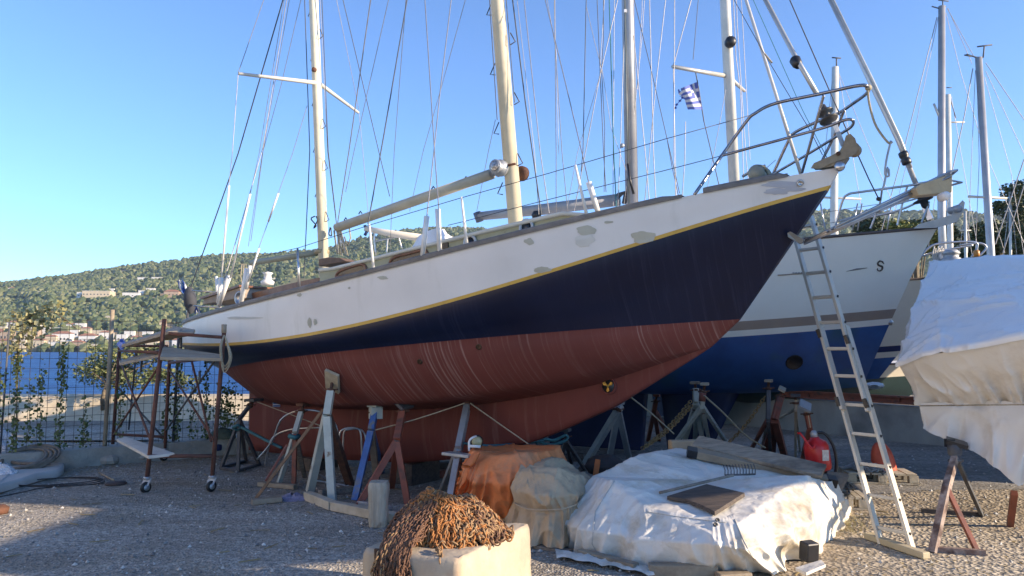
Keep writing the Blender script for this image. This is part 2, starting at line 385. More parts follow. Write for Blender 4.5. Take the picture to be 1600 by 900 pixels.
me = bpy.data.meshes.new('woodland'); me.from_pydata(vv.tolist(), [], ff.tolist())
hw = leafmat('hill_foliage', (.05,.078,.03), (.09,.118,.045), (.17,.175,.08)); me.materials.append(hw)
o = bpy.data.objects.new('woodland', me); COL.objects.link(o); stuff(o, 'dense low pine and olive wood covering the far hillside', 'woodland')

# ---- houses on far shore ----
hwall = [mat('house_white', (.72,.70,.66), (.62,.6,.56), .3, .8), mat('house_cream', (.62,.5,.36), (.5,.42,.3), .3, .8), mat('house_stone', (.45,.33,.24), (.36,.27,.2), .3, .8)]
roofred = mat('terracotta_roof', (.40,.18,.11), (.28,.13,.08), .5, .8); roofpale = mat('pale_flat_roof', (.6,.57,.52), (.5,.48,.44), .5, .8)
hs.sort()
ordn = ['first','second','third','fourth','fifth','sixth','seventh','eighth','ninth','tenth','eleventh','twelfth','thirteenth','fourteenth','fifteenth','sixteenth','seventeenth','eighteenth','nineteenth','twentieth','twenty-first','twenty-second','twenty-third','twenty-fourth','twenty-fifth']+['twenty-'+k for k in ('sixth','seventh','eighth','ninth')]+['thirtieth']+['thirty-'+k for k in ('first','second','third','fourth','fifth','sixth','seventh','eighth','ninth')]+['fortieth','forty-first','forty-second','forty-third','forty-fourth']
shore = [h for h in hs if h[1] > 499]; up_ = [h for h in hs if h[1] <= 499]
def dist_for(px, y):
    for d in np.linspace(D0, D1, 160):
        if 545-(hz(px,d)-CAMZ)/d*F <= y+1: return d
    return D1
winm = mat('far_window', (.05,.06,.08), (.04,.05,.06), 1, .3)
for grp in (shore, up_):
    for i,(px,y,wd,ht,wc,rc) in enumerate(grp):
        d = dist_for(px,y+ht*.4); x = (px-800)/F*d; z = hz(px,d)
        W = wd/F*d; H = ht/F*d*.95; De = W*.6 
        lab = f"{['white','cream','brown stone'][wc]} house with {'tiled' if rc else 'flat'} roof, {ordn[i]} from left, " + ('far shore village' if grp is shore else 'high on the hillside')
        t = thing('house', lab, 'house', (x,d,z), .15, 'houses on the far hillside')
        MB().box((x,d,z+H/2), (W,De,H+4), .15).build('wall', hwall[wc], t)
        m_ = MB()
        if rc:
            c_,s_ = math.cos(.15), math.sin(.15); T_ = lambda a,b_,q: V((x+a*c_-b_*s_, d+a*s_+b_*c_, q))
            e_=.6; z1=z+H/2+ (H+4)/2 + .02; hh=min(W*.16,3)
            m_.add([T_(-W/2-e_,-De/2-e_,z1),T_(W/2+e_,-De/2-e_,z1),T_(W/2+e_,De/2+e_,z1),T_(-W/2-e_,De/2+e_,z1),T_(-W/4,0,z1+hh),T_(W/4,0,z1+hh)],[[0,1,5,4],[1,2,5],[2,3,4,5],[3,0,4],[3,2,1,0]])
            m_.build('roof', roofred, t)
        else: m_.box((x,d,z+H/2+(H+4)/2+.25), (W+.4,De+.4,.5), .15).build('roof', roofpale, t)
        nw = max(1, int(wd/5)) 
        for k in range(nw):
            a = (k+.5)/nw*W-W/2
            MB().box((x+a*math.cos(.15)+De/2*math.sin(.15)+.0, d+a*math.sin(.15)-De/2*math.cos(.15), z+H*.55), (W/nw*.35,.3,H*.3), .15).build('window', winm, t)

# ---- low sea wall behind the fence ----
stonew = mat('pale_stone_wall', (.60,.51,.36), (.46,.38,.27), 2.5, .9, 0, .6, 9, c3=(.28,.22,.16), s3=.8)
mb = MB(); rows=[]
for x in np.arange(-30,-1.9,.25):
    rows.append([(x,16.4+.05*nz((x,0,0),2),-.05),(x,16.75+.06*nz((x,3,0),2),.26+.03*nz((x,9,0),3)),(x,17.15,.52+.03*nz((x,5,0),1.5)),(x,17.7,.54),(x,18.1,.50),(x,18.2,-.1)])
mb.grid(rows, smooth=False); tag(mb.build('sea_wall', stonew), 'low sunlit stone wall along the water behind the mesh fence', 'wall')
mb=MB(); mb.add([(-60,18.2,.0),(-1,18.2,.0),(-1,20.5,-.3),(-60,20.5,-.3)],[[0,1,2,3]]); struct(mb.build('shore', mat('shore_sand',(.4,.34,.25),(.3,.26,.2),1,.9)))

# ---- kerb wall under fence ----
def fl(x): return 10.3+.77*(x+5.67)
mb = MB(); rows = []
for x in np.arange(-9,1.5,.12):
    y = fl(x); w1 = .02*nz((x,0,0),3); w2=.025*nz((x,7,0),4)
    rows.append([(x,y+w1,-.05),(x,y+w2,.12+w1),(x,y+w1*.5,.25+w2*.6),(x-.14,y+.2,.26+w2*.5),(x-.14,y+.22,-.05)])
mb.grid(rows, smooth=False); tag(mb.build('kerb_wall', concrete, bevel=0), 'low weathered concrete kerb wall under the mesh fence', 'wall')
for i,(px,y,sx) in enumerate([(130,722,.35),(170,727,.28),(300,712,.5),(345,706,.4),(210,722,.42),(250,717,.3)]):
    c = G(px,y); mb = MB(); rows=[]
    for a in range(7):
        th=math.pi*a/6; rows.append([c+V((sx/2*math.sin(th)*math.cos(q)*(1+.25*nz((a,k,i),.9)), .12*math.sin(th)*math.sin(q), .07+.08*math.cos(th)*(1+.2*nz((a,k,i),1.7)))) for k,q in enumerate(np.linspace(0,2*math.pi,10)[:-1])])
    mb.grid(rows, closed=True, smooth=False)
    names = ['small pale kerb stone nearest the coiled hose','flat rounded kerb stone left of the scaffold','long pale rock at the foot of the kerb, inside the scaffold','grey rock lying beside the blue float','wide stone against the kerb behind the left scaffold wheel','small brown rock under the tilted scaffold board']
    tag(mb.build('kerb_stone', concrete), names[i], 'stone', 'loose stones at the foot of the kerb')

# ---- mesh fence ----
fence = thing('mesh_fence', 'tall rusty welded mesh fence with posts standing on the kerb wall by the sea', 'fence', (-5,fl(-5)+.1,0))
fwire = mat('fence_wire', (.10,.085,.075), (.06,.05,.045), 10, .7, .3)
mb = MB()
xs_ = np.arange(-8.6,.9,.085)
def fp(x,z): return V((x-.07, fl(x)+.1, z))
for i,x in enumerate(xs_):
    top = 1.98 if x > -7.5 else 1.9
    mb.tube([fp(x,.25), fp(x+.004*nz((x,1,1),9),1.1), fp(x,top+.05*nz((x,0,0),2))], .0036, 3, cap=False, smooth=False)
for z in np.arange(.3,2.0,.13): mb.tube([fp(x,z+.012*nz((x,z,0),1.2)) for x in np.arange(-8.6,.9,.6)], .0034, 3, cap=False, smooth=False)
mb.build('wire_mesh', fwire, fence)
for px,top,mt,r in [(180,2.15,wood,.028),(272,1.2,darkst,.014),(352,1.9,darkst,.014),(285,1.9,darkst,.02),(20,1.95,darkst,.012),(445,1.9,darkst,.014)]:
    x = -6
    for _ in range(20): x = (px-800)/F*(fl(x)+.1)/1.0*1.0
    MB().tube([fp(x,.2),fp(x+.02,top)], r, 8).build('post', mt, fence)
for px in (560,700):
    x=-3
    for _ in range(20): x = (px-800)/F*(fl(x)+.1)
    MB().tube([fp(x,.2),fp(x+.02,1.95)], .02, 8).build('post', rust, fence)

# ---- climbing plants on the fence ----
vine_g = leafmat('vine_leaves', (.035,.06,.018), (.065,.10,.028), (.14,.16,.05))
vine_y = leafmat('yellow_vine_leaves', (.17,.16,.06), (.30,.27,.12), (.42,.38,.2))
stemm = mat('vine_stem', (.13,.1,.06), (.08,.06,.04), 20, .8)
vn = [(18,585,700,70,'short thin vine at the left edge of the fence'),(42,560,712,150,'bushy dark green vine, second from the left on the fence'),(65,600,690,60,'sparse vine beside the tall wooden fence post, to its far left'),(82,585,690,80,'thin leafy vine just left of the wooden fence post'),(112,545,715,190,'thick green vine left of the scaffold hanging the full fence height'),(150,630,700,70,'greyish vine in front of the small tree trunk'),(205,600,690,60,'small vine behind the scaffold tilted board'),(275,610,685,80,'leafy vine seen between the scaffold braces'),(292,560,685,130,'long vine in the middle of the scaffold opening'),(315,600,680,60,'loose vine right of the middle scaffold opening'),(335,555,685,110,'vine just left of the right scaffold upright'),(366,610,672,260,'bushy vine clump between the scaffold and the boat stern')]
for px,y0,y1,nl,lab in vn:
    x=-6
    for _ in range(20): x = (px-800)/F*(fl(x)+.1)
    d = fl(x)+.06; z0 = max(.28,P(px,y1,d).z); z1 = P(px,y0,d).z
    t = thing('climbing_vine', lab, 'climbing plant', (x-.07,d,z0), 0, 'vines climbing the mesh fence')
    pts = [V((x-.07+.03*nz((i,px,0),.9), d, z0+(z1-z0)*i/9)) for i in range(10)]
    MB().tube(pts, .004, 5).build('stem', stemm, t)
    mb = MB(); wd = .09 if nl > 200 else .034
    for k in range(int(nl*1.6)):
        q = random.choice(pts); c = q+V((random.gauss(0,wd), random.gauss(0,.025), random.gauss(0,.07)))
        s = random.uniform(.012,.026); a = V((random.gauss(0,1),random.gauss(-1.2,.5),random.gauss(0,.6))).normalized(); e1 = a.orthogonal().normalized(); e2 = a.cross(e1)
        mb.add([c+e1*s, c+e2*s, c-e1*s*1.1, c-e2*s], [[0,1,2,3]])
    mb.build('leaves', vine_g if px not in (150,) else vine_g, t)
t = thing('climbing_vine', 'yellow-leaved vine arching over the top of the fence at the left', 'climbing plant', tuple(fp(-7,0.3)), 0)
arch = [P(28,550,10),P(32,520,10.1),P(40,500,10.2),P(60,490,10.3),P(80,487,10.4),P(100,498,10.5),P(118,512,10.6)]
arch = catmull(arch, 24); MB().tube(arch+[], .008, 5).tube([P(28,550,10),P(26,640,10),P(25,705,9.9)],.01,5).build('stem', stemm, t)
mb = MB()
for k in range(430):
    q = random.choice(arch[:18] if k<470 else arch); c = q+V((random.gauss(0,.12),random.gauss(0,.08),random.gauss(-.03,.09)))
    s = random.uniform(.018,.042); a = V((random.gauss(0,1),random.gauss(-1,.6),random.gauss(0,1))).normalized(); e1=a.orthogonal().normalized(); e2=a.cross(e1)
    mb.add([c+e1*s,c+e2*s,c-e1*s,c-e2*s],[[0,1,2,3]])
mb.build('leaves', vine_y, t)

# ---- trees ----
barkm = mat('bark', (.2,.16,.11), (.1,.08,.055), 12, .9, 0, .5, 20, (1,1,.3))
def tree(name, label, base, trunk_pts, tr, clumps, n, size, lm, cat='tree', group=None):
    t = thing(name, label, cat, tuple(base), 0, group)
    mb = MB(); mb.tube(trunk_pts, [tr*(1-.55*i/(len(trunk_pts)-1)) for i in range(len(trunk_pts))], 8)
    top = V(trunk_pts[-1]); mid = V(trunk_pts[-2])
    for c,r in clumps[:9]: mb.tube([mid, mid.lerp(V(c),.55)+V((0,0,.1*r[2])), c], [tr*.4,tr*.22,tr*.08], 5)
    mb.build('trunk', barkm, t)
    mb = MB(); leafcloud(mb, clumps, n, size); mb.build('crown', lm, t)
    return t
tam = leafmat('tamarisk_leaves', (.05,.08,.03), (.10,.13,.05), (.22,.22,.08))
cl = []
for i in range(26):
    px = random.gauss(200,42); px = min(max(px,138),292); y = random.gauss(572,16)+ (abs(px-205)*.12); cl.append((P(px,y,17.3+random.uniform(-.6,.6)), (random.uniform(.22,.45),.4,random.uniform(.12,.26))))
tree('tamarisk_tree', 'small feathery tree growing in front of the sunlit sea wall', G(162,655), [G(162,655),P(160,625,16.4),P(166,600,16.8),P(180,585,17)], .06, cl, 5200, .042, tam)
darkl = leafmat('dark_tree_leaves', (.02,.035,.012), (.035,.055,.02), (.07,.09,.03))
brightl = leafmat('bright_tree_leaves', (.07,.09,.02), (.13,.15,.035), (.24,.23,.06))
tr = [(1430,372,45,'round yellow-green tree lit by the sun beyond the yachts',brightl,48,22,18),(1385,372,60,'mid green tree left of the sunlit round tree',darkl,60,26,20),(1590,340,40,'tall dark evergreen tree at the right edge of the view',darkl,50,52,60),(1545,385,36,'dark bushy tree under the right hand masts',darkl,40,28,30),(1500,378,50,'low dark tree behind the second masthead boats',darkl,60,30,26),(1640,330,34,'dark evergreen just outside the right edge',darkl,70,60,70)]
for px,y,d,lab,lm,hw_,up1,dn in tr:
    c0 = P(px,y,d); k = d/F; cl=[]
    for i in range(16): cl.append((c0+V((random.uniform(-1,1)*hw_*.8*k, random.uniform(-1,1)*hw_*.5*k, random.uniform(-dn,up1*.7)*k)), (hw_*k*random.uniform(.22,.42),)*2+(hw_*k*random.uniform(.18,.34),)))
    tree('broadleaf_tree', lab, (c0.x,d,0), [V((c0.x,d,0)),V((c0.x,d,c0.z*.5)),c0], .22, cl, 5200, .11*d/40, lm, group='trees behind the yard')
# =================== MAIN KETCH ===================
B0 = P(1313,262,6.25); STERN = V((-5.25,11.95,0))
bx, by = B0.x, B0.y
a2 = (V((STERN.x,STERN.y)) - V((bx,by))); LOA = a2.length; a2.normalize(); n2 = V((-a2.y, a2.x))
if n2.y > 0: n2 = -n2
def XY(s, off, z): return V((bx+a2.x*s+n2.x*off, by+a2.y*s+n2.y*off, z))
def on_off(px, py, off):
    """point where the sight line through a photo pixel meets the upright surface at distance off(s) from the keel line"""
    r = ray(px, py); o_ = off if callable(off) else (lambda s: off)
    s = 0.0
    for _ in range(60):
        o = o_(s)
        # bx+a s+n o = r k
        A = np.array([[a2.x, -r.x],[a2.y, -r.y]]); bb = np.array([-(bx+n2.x*o), -(by+n2.y*o)])
        sn, k = np.linalg.solve(A, bb); s = s*.5+sn*.5
    return s, CAMZ + r.z*k, k
def C(px, py, off=0.0):
    s, z, k = on_off(px, py, off); return XY(s, off(s) if callable(off) else off, z)
def hb(Bm, r, s0, s1, p=1.9, pk=.55, n0=0.02):
    def f(s):
        t = max(0, min(1, (s-s0)/(s1-s0)))
        if t < pk: return n0+(Bm-n0)*(1-(1-t/pk)**p)
        return Bm*(1-(1-r)*((t-pk)/(1-pk))**2)
    return f
SS = {}
def cs(px,py): return on_off(px,py,0)
s_str = cs(1298,290); s_wl = cs(1156,499); s_b = cs(1112,541)
def solve_end(Bm, r, s0, p, px, py):
    e = 8.5
    for _ in range(60): e = .5*e + .5*on_off(px, py, Bm*r)[0]
    return hb(Bm, r, s0, e, p), e
hr, END = solve_end(1.5,.07,0,2.0,286,506); hs_, ENDS = solve_end(1.48,.06,s_str[0],1.9,285,535)
hw_l, ENDW = solve_end(1.33,.05,s_wl[0],1.8,350,578); hbil, ENDB = solve_end(.86,.05,s_b[0],1.7,398,618)
print('ENDS',END,ENDS,ENDW,ENDB)
def fit(pts, off, first, deg=4, wfirst=6):
    S_=[first[0]]; Z_=[first[1]]; W=[wfirst]
    for px,py in pts:
        s,z,_ = on_off(px,py,off); S_.append(s); Z_.append(z); W.append(1)
    c = np.polyfit(S_,Z_,deg,w=W); return (lambda s: float(np.polyval(c,s))), max(S_)
zr, e_r = fit([(1240,275),(1150,292),(1067,307),(929,338),(800,370),(740,384),(660,405),(575,426),(468,455),(390,475.5),(338,487),(286,506)], hr, (0,B0.z))
zs, e_s = fit([(1200,314),(1100,344),(988,383),(860,422),(800,439),(677,474),(559,504),(494,516),(419,532),(360,534.7),(285,536)], hs_, s_str)
zw, e_w = fit([(1100,503),(980,510),(880,518),(780,525),(573,545),(400,566),(350,578)], hw_l, s_wl)
zb, e_b = fit([(1050,556),(996,564),(912,588),(800,606),(726,620),(645,627),(585,633),(477,630),(411,624),(398,618)], hbil, s_b)
kp = [cs(*q) for q in ((1112,541),(1090,556),(1018,600),(960,636),(867,677),(827,692),(740,714),(648,722),(520,716),(393,703))]
ks = [k[0] for k in kp]; kz = [k[1] for k in kp]
def zkb(s): return float(np.interp(s, ks, kz))
e_k = ks[-1]
print('LOA',LOA,'ends',e_r,e_s,e_w,e_b,e_k,'z stern',zr(e_r),'bow',zr(0),'keel z',kz, 'bilge', zb(5), 'wl', zw(2), zw(8))
root = thing('sailing_boat', 'dark blue and white ketch with red underwater hull propped up mid-yard', 'sailboat', tuple(XY(LOA*.55,0,0)), math.atan2(-a2.y,-a2.x))

# hull paints (object space: x towards the bow)
def streaky(name, base, base2, streak, amt, sc, spec=.3, rough=.6, lean=0.0, fade=None):
    m = bpy.data.materials.new(name); m.use_nodes = True; n, L, b = nodes(m)
    tc = n.new('ShaderNodeTexCoord')
    sx = n.new('ShaderNodeSeparateXYZ'); L.new(tc.outputs['Object'], sx.inputs[0])
    # x' = x + lean*z so that the streaks run down and slightly aft
    ma = n.new('ShaderNodeMath'); ma.operation='MULTIPLY_ADD'; L.new(sx.outputs[2], ma.inputs[0]); ma.inputs[1].default_value = lean; L.new(sx.outputs[0], ma.inputs[2])
    cx = n.new('ShaderNodeCombineXYZ'); L.new(ma.outputs[0], cx.inputs[0]); L.new(sx.outputs[2], cx.inputs[2])
    mp = n.new('ShaderNodeMapping'); mp.inputs['Scale'].default_value = sc; L.new(cx.outputs[0], mp.inputs[0])
    n1 = n.new('ShaderNodeTexNoise'); n1.inputs['Scale'].default_value=1; n1.inputs['Detail'].default_value=7; n1.inputs['Roughness'].default_value=.7; L.new(mp.outputs[0], n1.inputs[0])
    r1 = n.new('ShaderNodeValToRGB'); r1.color_ramp.elements[0].position=.52; r1.color_ramp.elements[1].position=.68; L.new(n1.outputs[0], r1.inputs[0])
    n2_ = n.new('ShaderNodeTexNoise'); n2_.inputs['Scale'].default_value=.9; n2_.inputs['Detail'].default_value=6; L.new(tc.outputs['Object'], n2_.inputs[0])
    r2 = n.new('ShaderNodeValToRGB'); r2.color_ramp.elements[0].position=.38; r2.color_ramp.elements[1].position=.58; L.new(n2_.outputs[0], r2.inputs[0])
    mu = n.new('ShaderNodeMath'); mu.operation='MULTIPLY'; L.new(r1.outputs[0], mu.inputs[0]); L.new(r2.outputs[0], mu.inputs[1])
    mu2 = n.new('ShaderNodeMath'); mu2.operation='MULTIPLY'; L.new(mu.outputs[0], mu2.inputs[0]); mu2.inputs[1].default_value=amt
    n3 = n.new('ShaderNodeTexNoise'); n3.inputs['Scale'].default_value=1.6; n3.inputs['Detail'].default_value=8; L.new(tc.outputs['Object'], n3.inputs[0])
    r3 = n.new('ShaderNodeValToRGB'); r3.color_ramp.elements[0].position=.3; r3.color_ramp.elements[1].position=.7; r3.color_ramp.elements[0].color=(*base2,1); r3.color_ramp.elements[1].color=(*base,1); L.new(n3.outputs[0], r3.inputs[0])
    mx = n.new('ShaderNodeMixRGB'); L.new(mu2.outputs[0], mx.inputs[0]); L.new(r3.outputs[0], mx.inputs[1]); mx.inputs[2].default_value=(*streak,1)
    out = mx.outputs[0]
    if fade:  # worn primer towards the stern
        col, x0, x1 = fade
        mr = n.new('ShaderNodeMapRange'); mr.inputs[1].default_value=x0; mr.inputs[2].default_value=x1; mr.inputs[3].default_value=1; mr.inputs[4].default_value=0
        ad = n.new('ShaderNodeMath'); ad.operation='MULTIPLY_ADD'; L.new(n3.outputs[0], ad.inputs[0]); ad.inputs[1].default_value=.5; L.new(sx.outputs[0], ad.inputs[2])
        L.new(ad.outputs[0], mr.inputs[0]); mf = n.new('ShaderNodeMixRGB'); L.new(mr.outputs[0], mf.inputs[0]); L.new(out, mf.inputs[1]); mf.inputs[2].default_value=(*col,1); out = mf.outputs[0]
    L.new(out, b.inputs['Base Color']); b.inputs['Roughness'].default_value=rough; b.inputs['Specular IOR Level'].default_value=spec
    bp = n.new('ShaderNodeBump'); bp.inputs['Strength'].default_value=.12; bp.inputs['Distance'].default_value=.02; L.new(n1.outputs[0], bp.inputs['Height']); L.new(bp.outputs[0], b.inputs['Normal'])
    return m
xst = -LOA*.45
hwhite = streaky('hull_white', (.70,.68,.65), (.62,.60,.57), (.45,.44,.38), .5, (3,3,.7), .5, .4)
hnavy = streaky('hull_navy', (.005,.011,.036), (.004,.007,.024), (.10,.12,.2), .14, (20,5,.9), .28, .33, fade=((.13,.11,.10), xst+.35, xst+1.3))
hred = streaky('hull_antifouling', (.18,.050,.040), (.135,.038,.031), (.42,.28,.24), .72, (38,6,.5), .25, .7, lean=.12, fade=((.15,.07,.06), xst+.4, xst+1.8))
hkeel = streaky('keel_antifouling', (.17,.044,.036), (.13,.034,.028), (.32,.17,.14), .4, (10,5,.8), .25, .7)
hyel = mat('yellow_stripe', (.62,.36,.06), (.5,.29,.05), 5, .5)
NT = 90
def rowk(off, zf, s0, s1, side=1):
    out=[]
    for i in range(NT+1):
        t = i/NT; t = t**1.25; s = s0+(s1-s0)*t; out.append(XY(s, side*off(s), zf(s)))
    return out
def mixrow(a_, b_, t, bulge=0, side=1):
    return [a_[i].lerp(b_[i], t)+V((n2.x,n2.y,0))*side*bulge*min(1,i/18)*(1 if i<NT-10 else (NT-i)/10) for i in range(NT+1)]
garb = lambda s: .03+.10*min(1,max(0,(s-s_b[0])/2.0))*(1 if s<e_k-1.5 else max(.25,(e_k-s)/1.5))
def zg(s):
    k = max(0,min(1,(s-s_b[0])/1.2)); return max(zkb(s)+.01, zb(min(s,e_b))-.10*k)
for_side = {}
mbh = MB()
for side in (1,-1):
    e_w=ENDW; e_b=ENDB
    A = rowk(hr,zr,0,END,side); Bs = rowk(hs_,zs,s_str[0],ENDS,side); W_ = rowk(hw_l,zw,s_wl[0],e_w,side); Bi = rowk(hbil,zb,s_b[0],e_b,side)
    st2 = rowk(lambda s: hs_(s)+.004, lambda s: zs(s)-.034, s_str[0]+.03, ENDS-.03, side)
    nav = [mixrow(st2,W_,t,.05*math.sin(math.pi*t),side) for t in (.25,.5,.75)]
    rd = [mixrow(W_,Bi,t,.085*math.sin(math.pi*t)**.8,side) for t in (.15,.3,.45,.6,.72,.83,.93)]
    gg = [XY(p_s, side*garb(p_s), zg(p_s)) for p_s in [s_b[0]+(e_b-s_b[0])*((i/NT)**1.25) for i in range(NT+1)]]
    rows = [A, mixrow(A,Bs,.5,.02,side), Bs, st2]+nav+[W_]+rd+[Bi, mixrow(Bi,gg,.35), gg]
    mm = [hwhite,hwhite,hyel]+[hnavy]*4+[hred]*11
    if side < 0: rows = [r[::-1] for r in rows]
    mbh.grid(rows, mrow=mm)
    for_side[side] = rows
# transom / stern closing strip
pr = for_side[1]; st_ = for_side[-1]
for i in range(len(pr)-1):
    mbh.use([hwhite,hwhite,hyel][i] if i<3 else (hnavy if i<7 else hred))
    mbh.add([pr[i][-1], pr[i+1][-1], st_[i+1][0], st_[i][0]], [[0,1,2,3]])
    mbh.add([pr[i][0], pr[i+1][0], st_[i+1][-1], st_[i][-1]], [[3,2,1,0]])
hull = mbh.build('hull', None, root)
# keel
mb = MB(); mb.use(hkeel)
ss_ = list(np.linspace(s_b[0],e_k,80))
for side in (1,-1):
    rows=[]
    for t in (0,.3,.6,.85,1):
        rows.append([XY(s, side*(garb(s)*(1-.35*t)+.05*math.sin(math.pi*min(1,t*1.1))*min(1,(s-s_b[0])/3)*(1 if s<e_k-1.2 else max(0,(e_k-s)/1.2))), zg(s)+.03+(zkb(s)-zg(s)-.03)*t) for s in ss_])
    rows.append([XY(s,0,zkb(s)-.005) for s in ss_])
    if side<0: rows=[r[::-1] for r in rows]
    mb.grid(rows)
keel = mb.build('keel', None, root); kmb = mb
# rudder with its post
mb = MB(); r0 = C(393,612); r1 = C(432,618); r2_ = C(436,706); r3 = C(391,703)
mb.slab([r0,r1,r2_,r3], (n2.x*.035,n2.y*.035,0)); rud = mb.build('rudder', mat('rudder_paint',(.17,.05,.04),(.12,.04,.03),5,.7), root, bevel=.01)
for y_ in (640,680): MB().beam(C(397,y_,.045),C(425,y_,.045),.012,.05).build('hinge', rust, rud)
# BVH of the near hull, for parts fixed to its skin
bvh = BVHTree.FromPolygons([V(v) for v in mbh.v], mbh.f)
bvk = BVHTree.FromPolygons([V(v) for v in kmb.v], kmb.f)
def hit(px, py, lift=.004, tree_=None):
    r = ray(px,py).normalized(); loc, nn, _, dd = (tree_ or bvh).ray_cast(V((0,0,CAMZ)), r)
    if loc is None: return None
    if nn.dot(r) > 0: nn = -nn
    return loc + nn*lift, nn
def patch(px, py, wx, wy, m, seed, name='filler_patch', lean=0):
    rows=[]; n=22
    for q in range(5):
        row=[]
        for k in range(n):
            a=2*math.pi*k/n; rr=(q/4)*(1+.45*nz((math.cos(a)*1.2,math.sin(a)*1.2,seed),1.0,seed)+.2*nz((math.cos(a)*3,math.sin(a)*3,seed),1.0))
            h = hit(px+wx*rr*math.cos(a)+lean*rr*math.sin(a), py+wy*rr*math.sin(a))
            if h is None: return None
            row.append(h[0]+h[1]*(.0015*(4-q)/4))
        rows.append(row)
    mb=MB(); mb.grid(rows, closed=True, smooth=True); return mb.build(name, m, hull)
putty = mat('putty', (.44,.43,.35), (.38,.37,.30), 4, .8); primer = mat('bare_primer', (.40,.42,.46), (.35,.37,.41), 3, .8)
for a in [(915,361,16,7,putty,1),(1003,371,20,10,putty,2),(848,421,14,5,putty,4),(826,377,8,5,putty,5),(951,347,7,2,putty,6),(484,504,3.5,8,putty,7),(493,503,3,5,putty,8),(468,461,4,3,putty,9),(598,434,8,3,putty,10),(546,450,2,2,putty,11),(380,497,26,2.5,mat('putty_grey',(.5,.5,.46),(.45,.45,.42),4,.8),12)]: patch(*a)
patch(914,375,14,10,mat('scraped_white',(.62,.62,.58),(.54,.54,.5),2,.7),3)
for a in [(1222,289,30,5,primer,13),(1213,299,22,5,primer,14),(1240,296,18,3,primer,15),(1290,297,8,7,primer,16)]: patch(*a)
# skin fittings
for i,(px,y) in enumerate([(656,565),(748,542)]):
    h = hit(px,y,.0); mb=MB(); mb.lathe(h[0],h[1],[(.0,.0),(.018,.004),(.03,.006),(.03,-.004)],12); mb.build('skin_fitting', mat('bronze',(.12,.07,.04),(.06,.04,.03),20,.5,.7), hull)
h = hit(1250,286,0); MB().lathe(h[0],h[1],[(.03,0),(.03,.01),(.018,.012),(.015,.006),(0,.006)],12).build('hawse_fitting', steel, hull)
# bow thruster tunnel with propeller
h = hit(951,603,0.002,bvk) or hit(951,603,0.002)
tp, tn = h[0], h[1]
mb=MB(); mb.use(hkeel); mb.lathe(tp,tn,[(.085,-.04),(.085,.012),(.068,.012),(.066,.006)],28); tun=mb.build('thruster_tunnel', None, root)
MB().lathe(tp,tn,[(.0,.0125),(.066,.0128),(.066,.010)],28).build('tunnel_opening', black, tun)
mb=MB(); x=tn.orthogonal().normalized(); y_=tn.cross(x)
for k in range(3):
    a=2*math.pi*k/3+.5; d1=x*math.cos(a)+y_*math.sin(a); d2=x*math.cos(a+.75)+y_*math.sin(a+.75); c0=tp+tn*.016
    mb.add([c0,c0+d1*.05,c0+(d1+d2)*.034+tn*.006,c0+d2*.05+tn*.004],[[0,1,2,3]])
mb.lathe(tp+tn*.012,tn,[(.014,0),(.012,.012),(.0,.016)],10); mb.build('propeller', mat('brass',(.5,.30,.06),(.35,.2,.05),20,.4,.6), tun)
# deck
mb=MB(); rows=[]
for i in range(61):
    s = END*i/60; b = hr(s)
    rows.append([XY(s, b*k, zr(s)-.005+.06*b*(1-k*k)) for k in (1,.8,.4,0,-.4,-.8,-1)])
mb.grid(rows); mb.build('deck', mat('deck_paint',(.45,.43,.36),(.36,.34,.29),4,.8,0,.2), root)
# rail cap
def rail(s, dz=0, do=0, side=1): return XY(s, side*(hr(s)+do), zr(s)+dz)
sA = on_off(1067,307,hr)[0]; sB = on_off(1100,300,hr)[0]; sC = on_off(1232,276,hr)[0]
for side in (1,-1):
    for q0,q1 in ((sA,END-.02),(sC,sB)):
        mb=MB(); rows=[]
        m_=50
        for i in range(m_+1):
            s=q0+(q1-q0)*i/m_; h_=.05*(min(1,(s-q0)/.1+.25))
            rows.append([rail(s,-.012,.02,side),rail(s,.02,.028,side),rail(s,h_*.75,.02,side),rail(s,h_,-.02,side),rail(s,h_*.7,-.07,side),rail(s,-.01,-.07,side)])
        if side<0: rows=[r[::-1] for r in rows]
        mb.grid(rows); mb.build('toe_rail', capwood, root)
# ---- deckhouse ----
OFF=.78
ce=[on_off(*q,OFF)[:2] for q in ((500,420),(520,418),(644,387),(760,359),(860,335.6),(880,331),(925,334))]
cs_=[c[0] for c in ce][::-1]; cz=[c[1] for c in ce][::-1]
def zc(s): return float(np.interp(s,cs_,cz))
c0_,c1_=cs_[0],cs_[-1]
mb=MB(); mb.use(sage)
sl_=list(np.linspace(c0_,c1_,50))
for side in (1,-1):
    rows=[[XY(s,side*OFF,zr(s)-.02) for s in sl_],[XY(s,side*OFF,zc(s)-.03) for s in sl_]]
    if side<0: rows=[r[::-1] for r in rows]
    mb.grid(rows,smooth=False)
for s in (c0_,c1_): mb.add([XY(s,OFF,zr(s)-.02),XY(s,OFF,zc(s)-.03),XY(s,-OFF,zc(s)-.03),XY(s,-OFF,zr(s)-.02)],[[0,1,2,3]])
dh=mb.build('deckhouse', None, root)
mb=MB(); rows=[]
for s in sl_:
    z=zc(s); rows.append([XY(s,OFF-.01,z-.04),XY(s,OFF+.03,z-.035),XY(s,OFF+.03,z),XY(s,OFF*.5,z+.05),XY(s,0,z+.07),XY(s,-OFF*.5,z+.05),XY(s,-OFF-.03,z),XY(s,-OFF-.03,z-.035)])
mb.grid(rows); mb.build('roof', mat('deckhouse_roof',(.66,.64,.55),(.55,.53,.45),4,.6), dh)
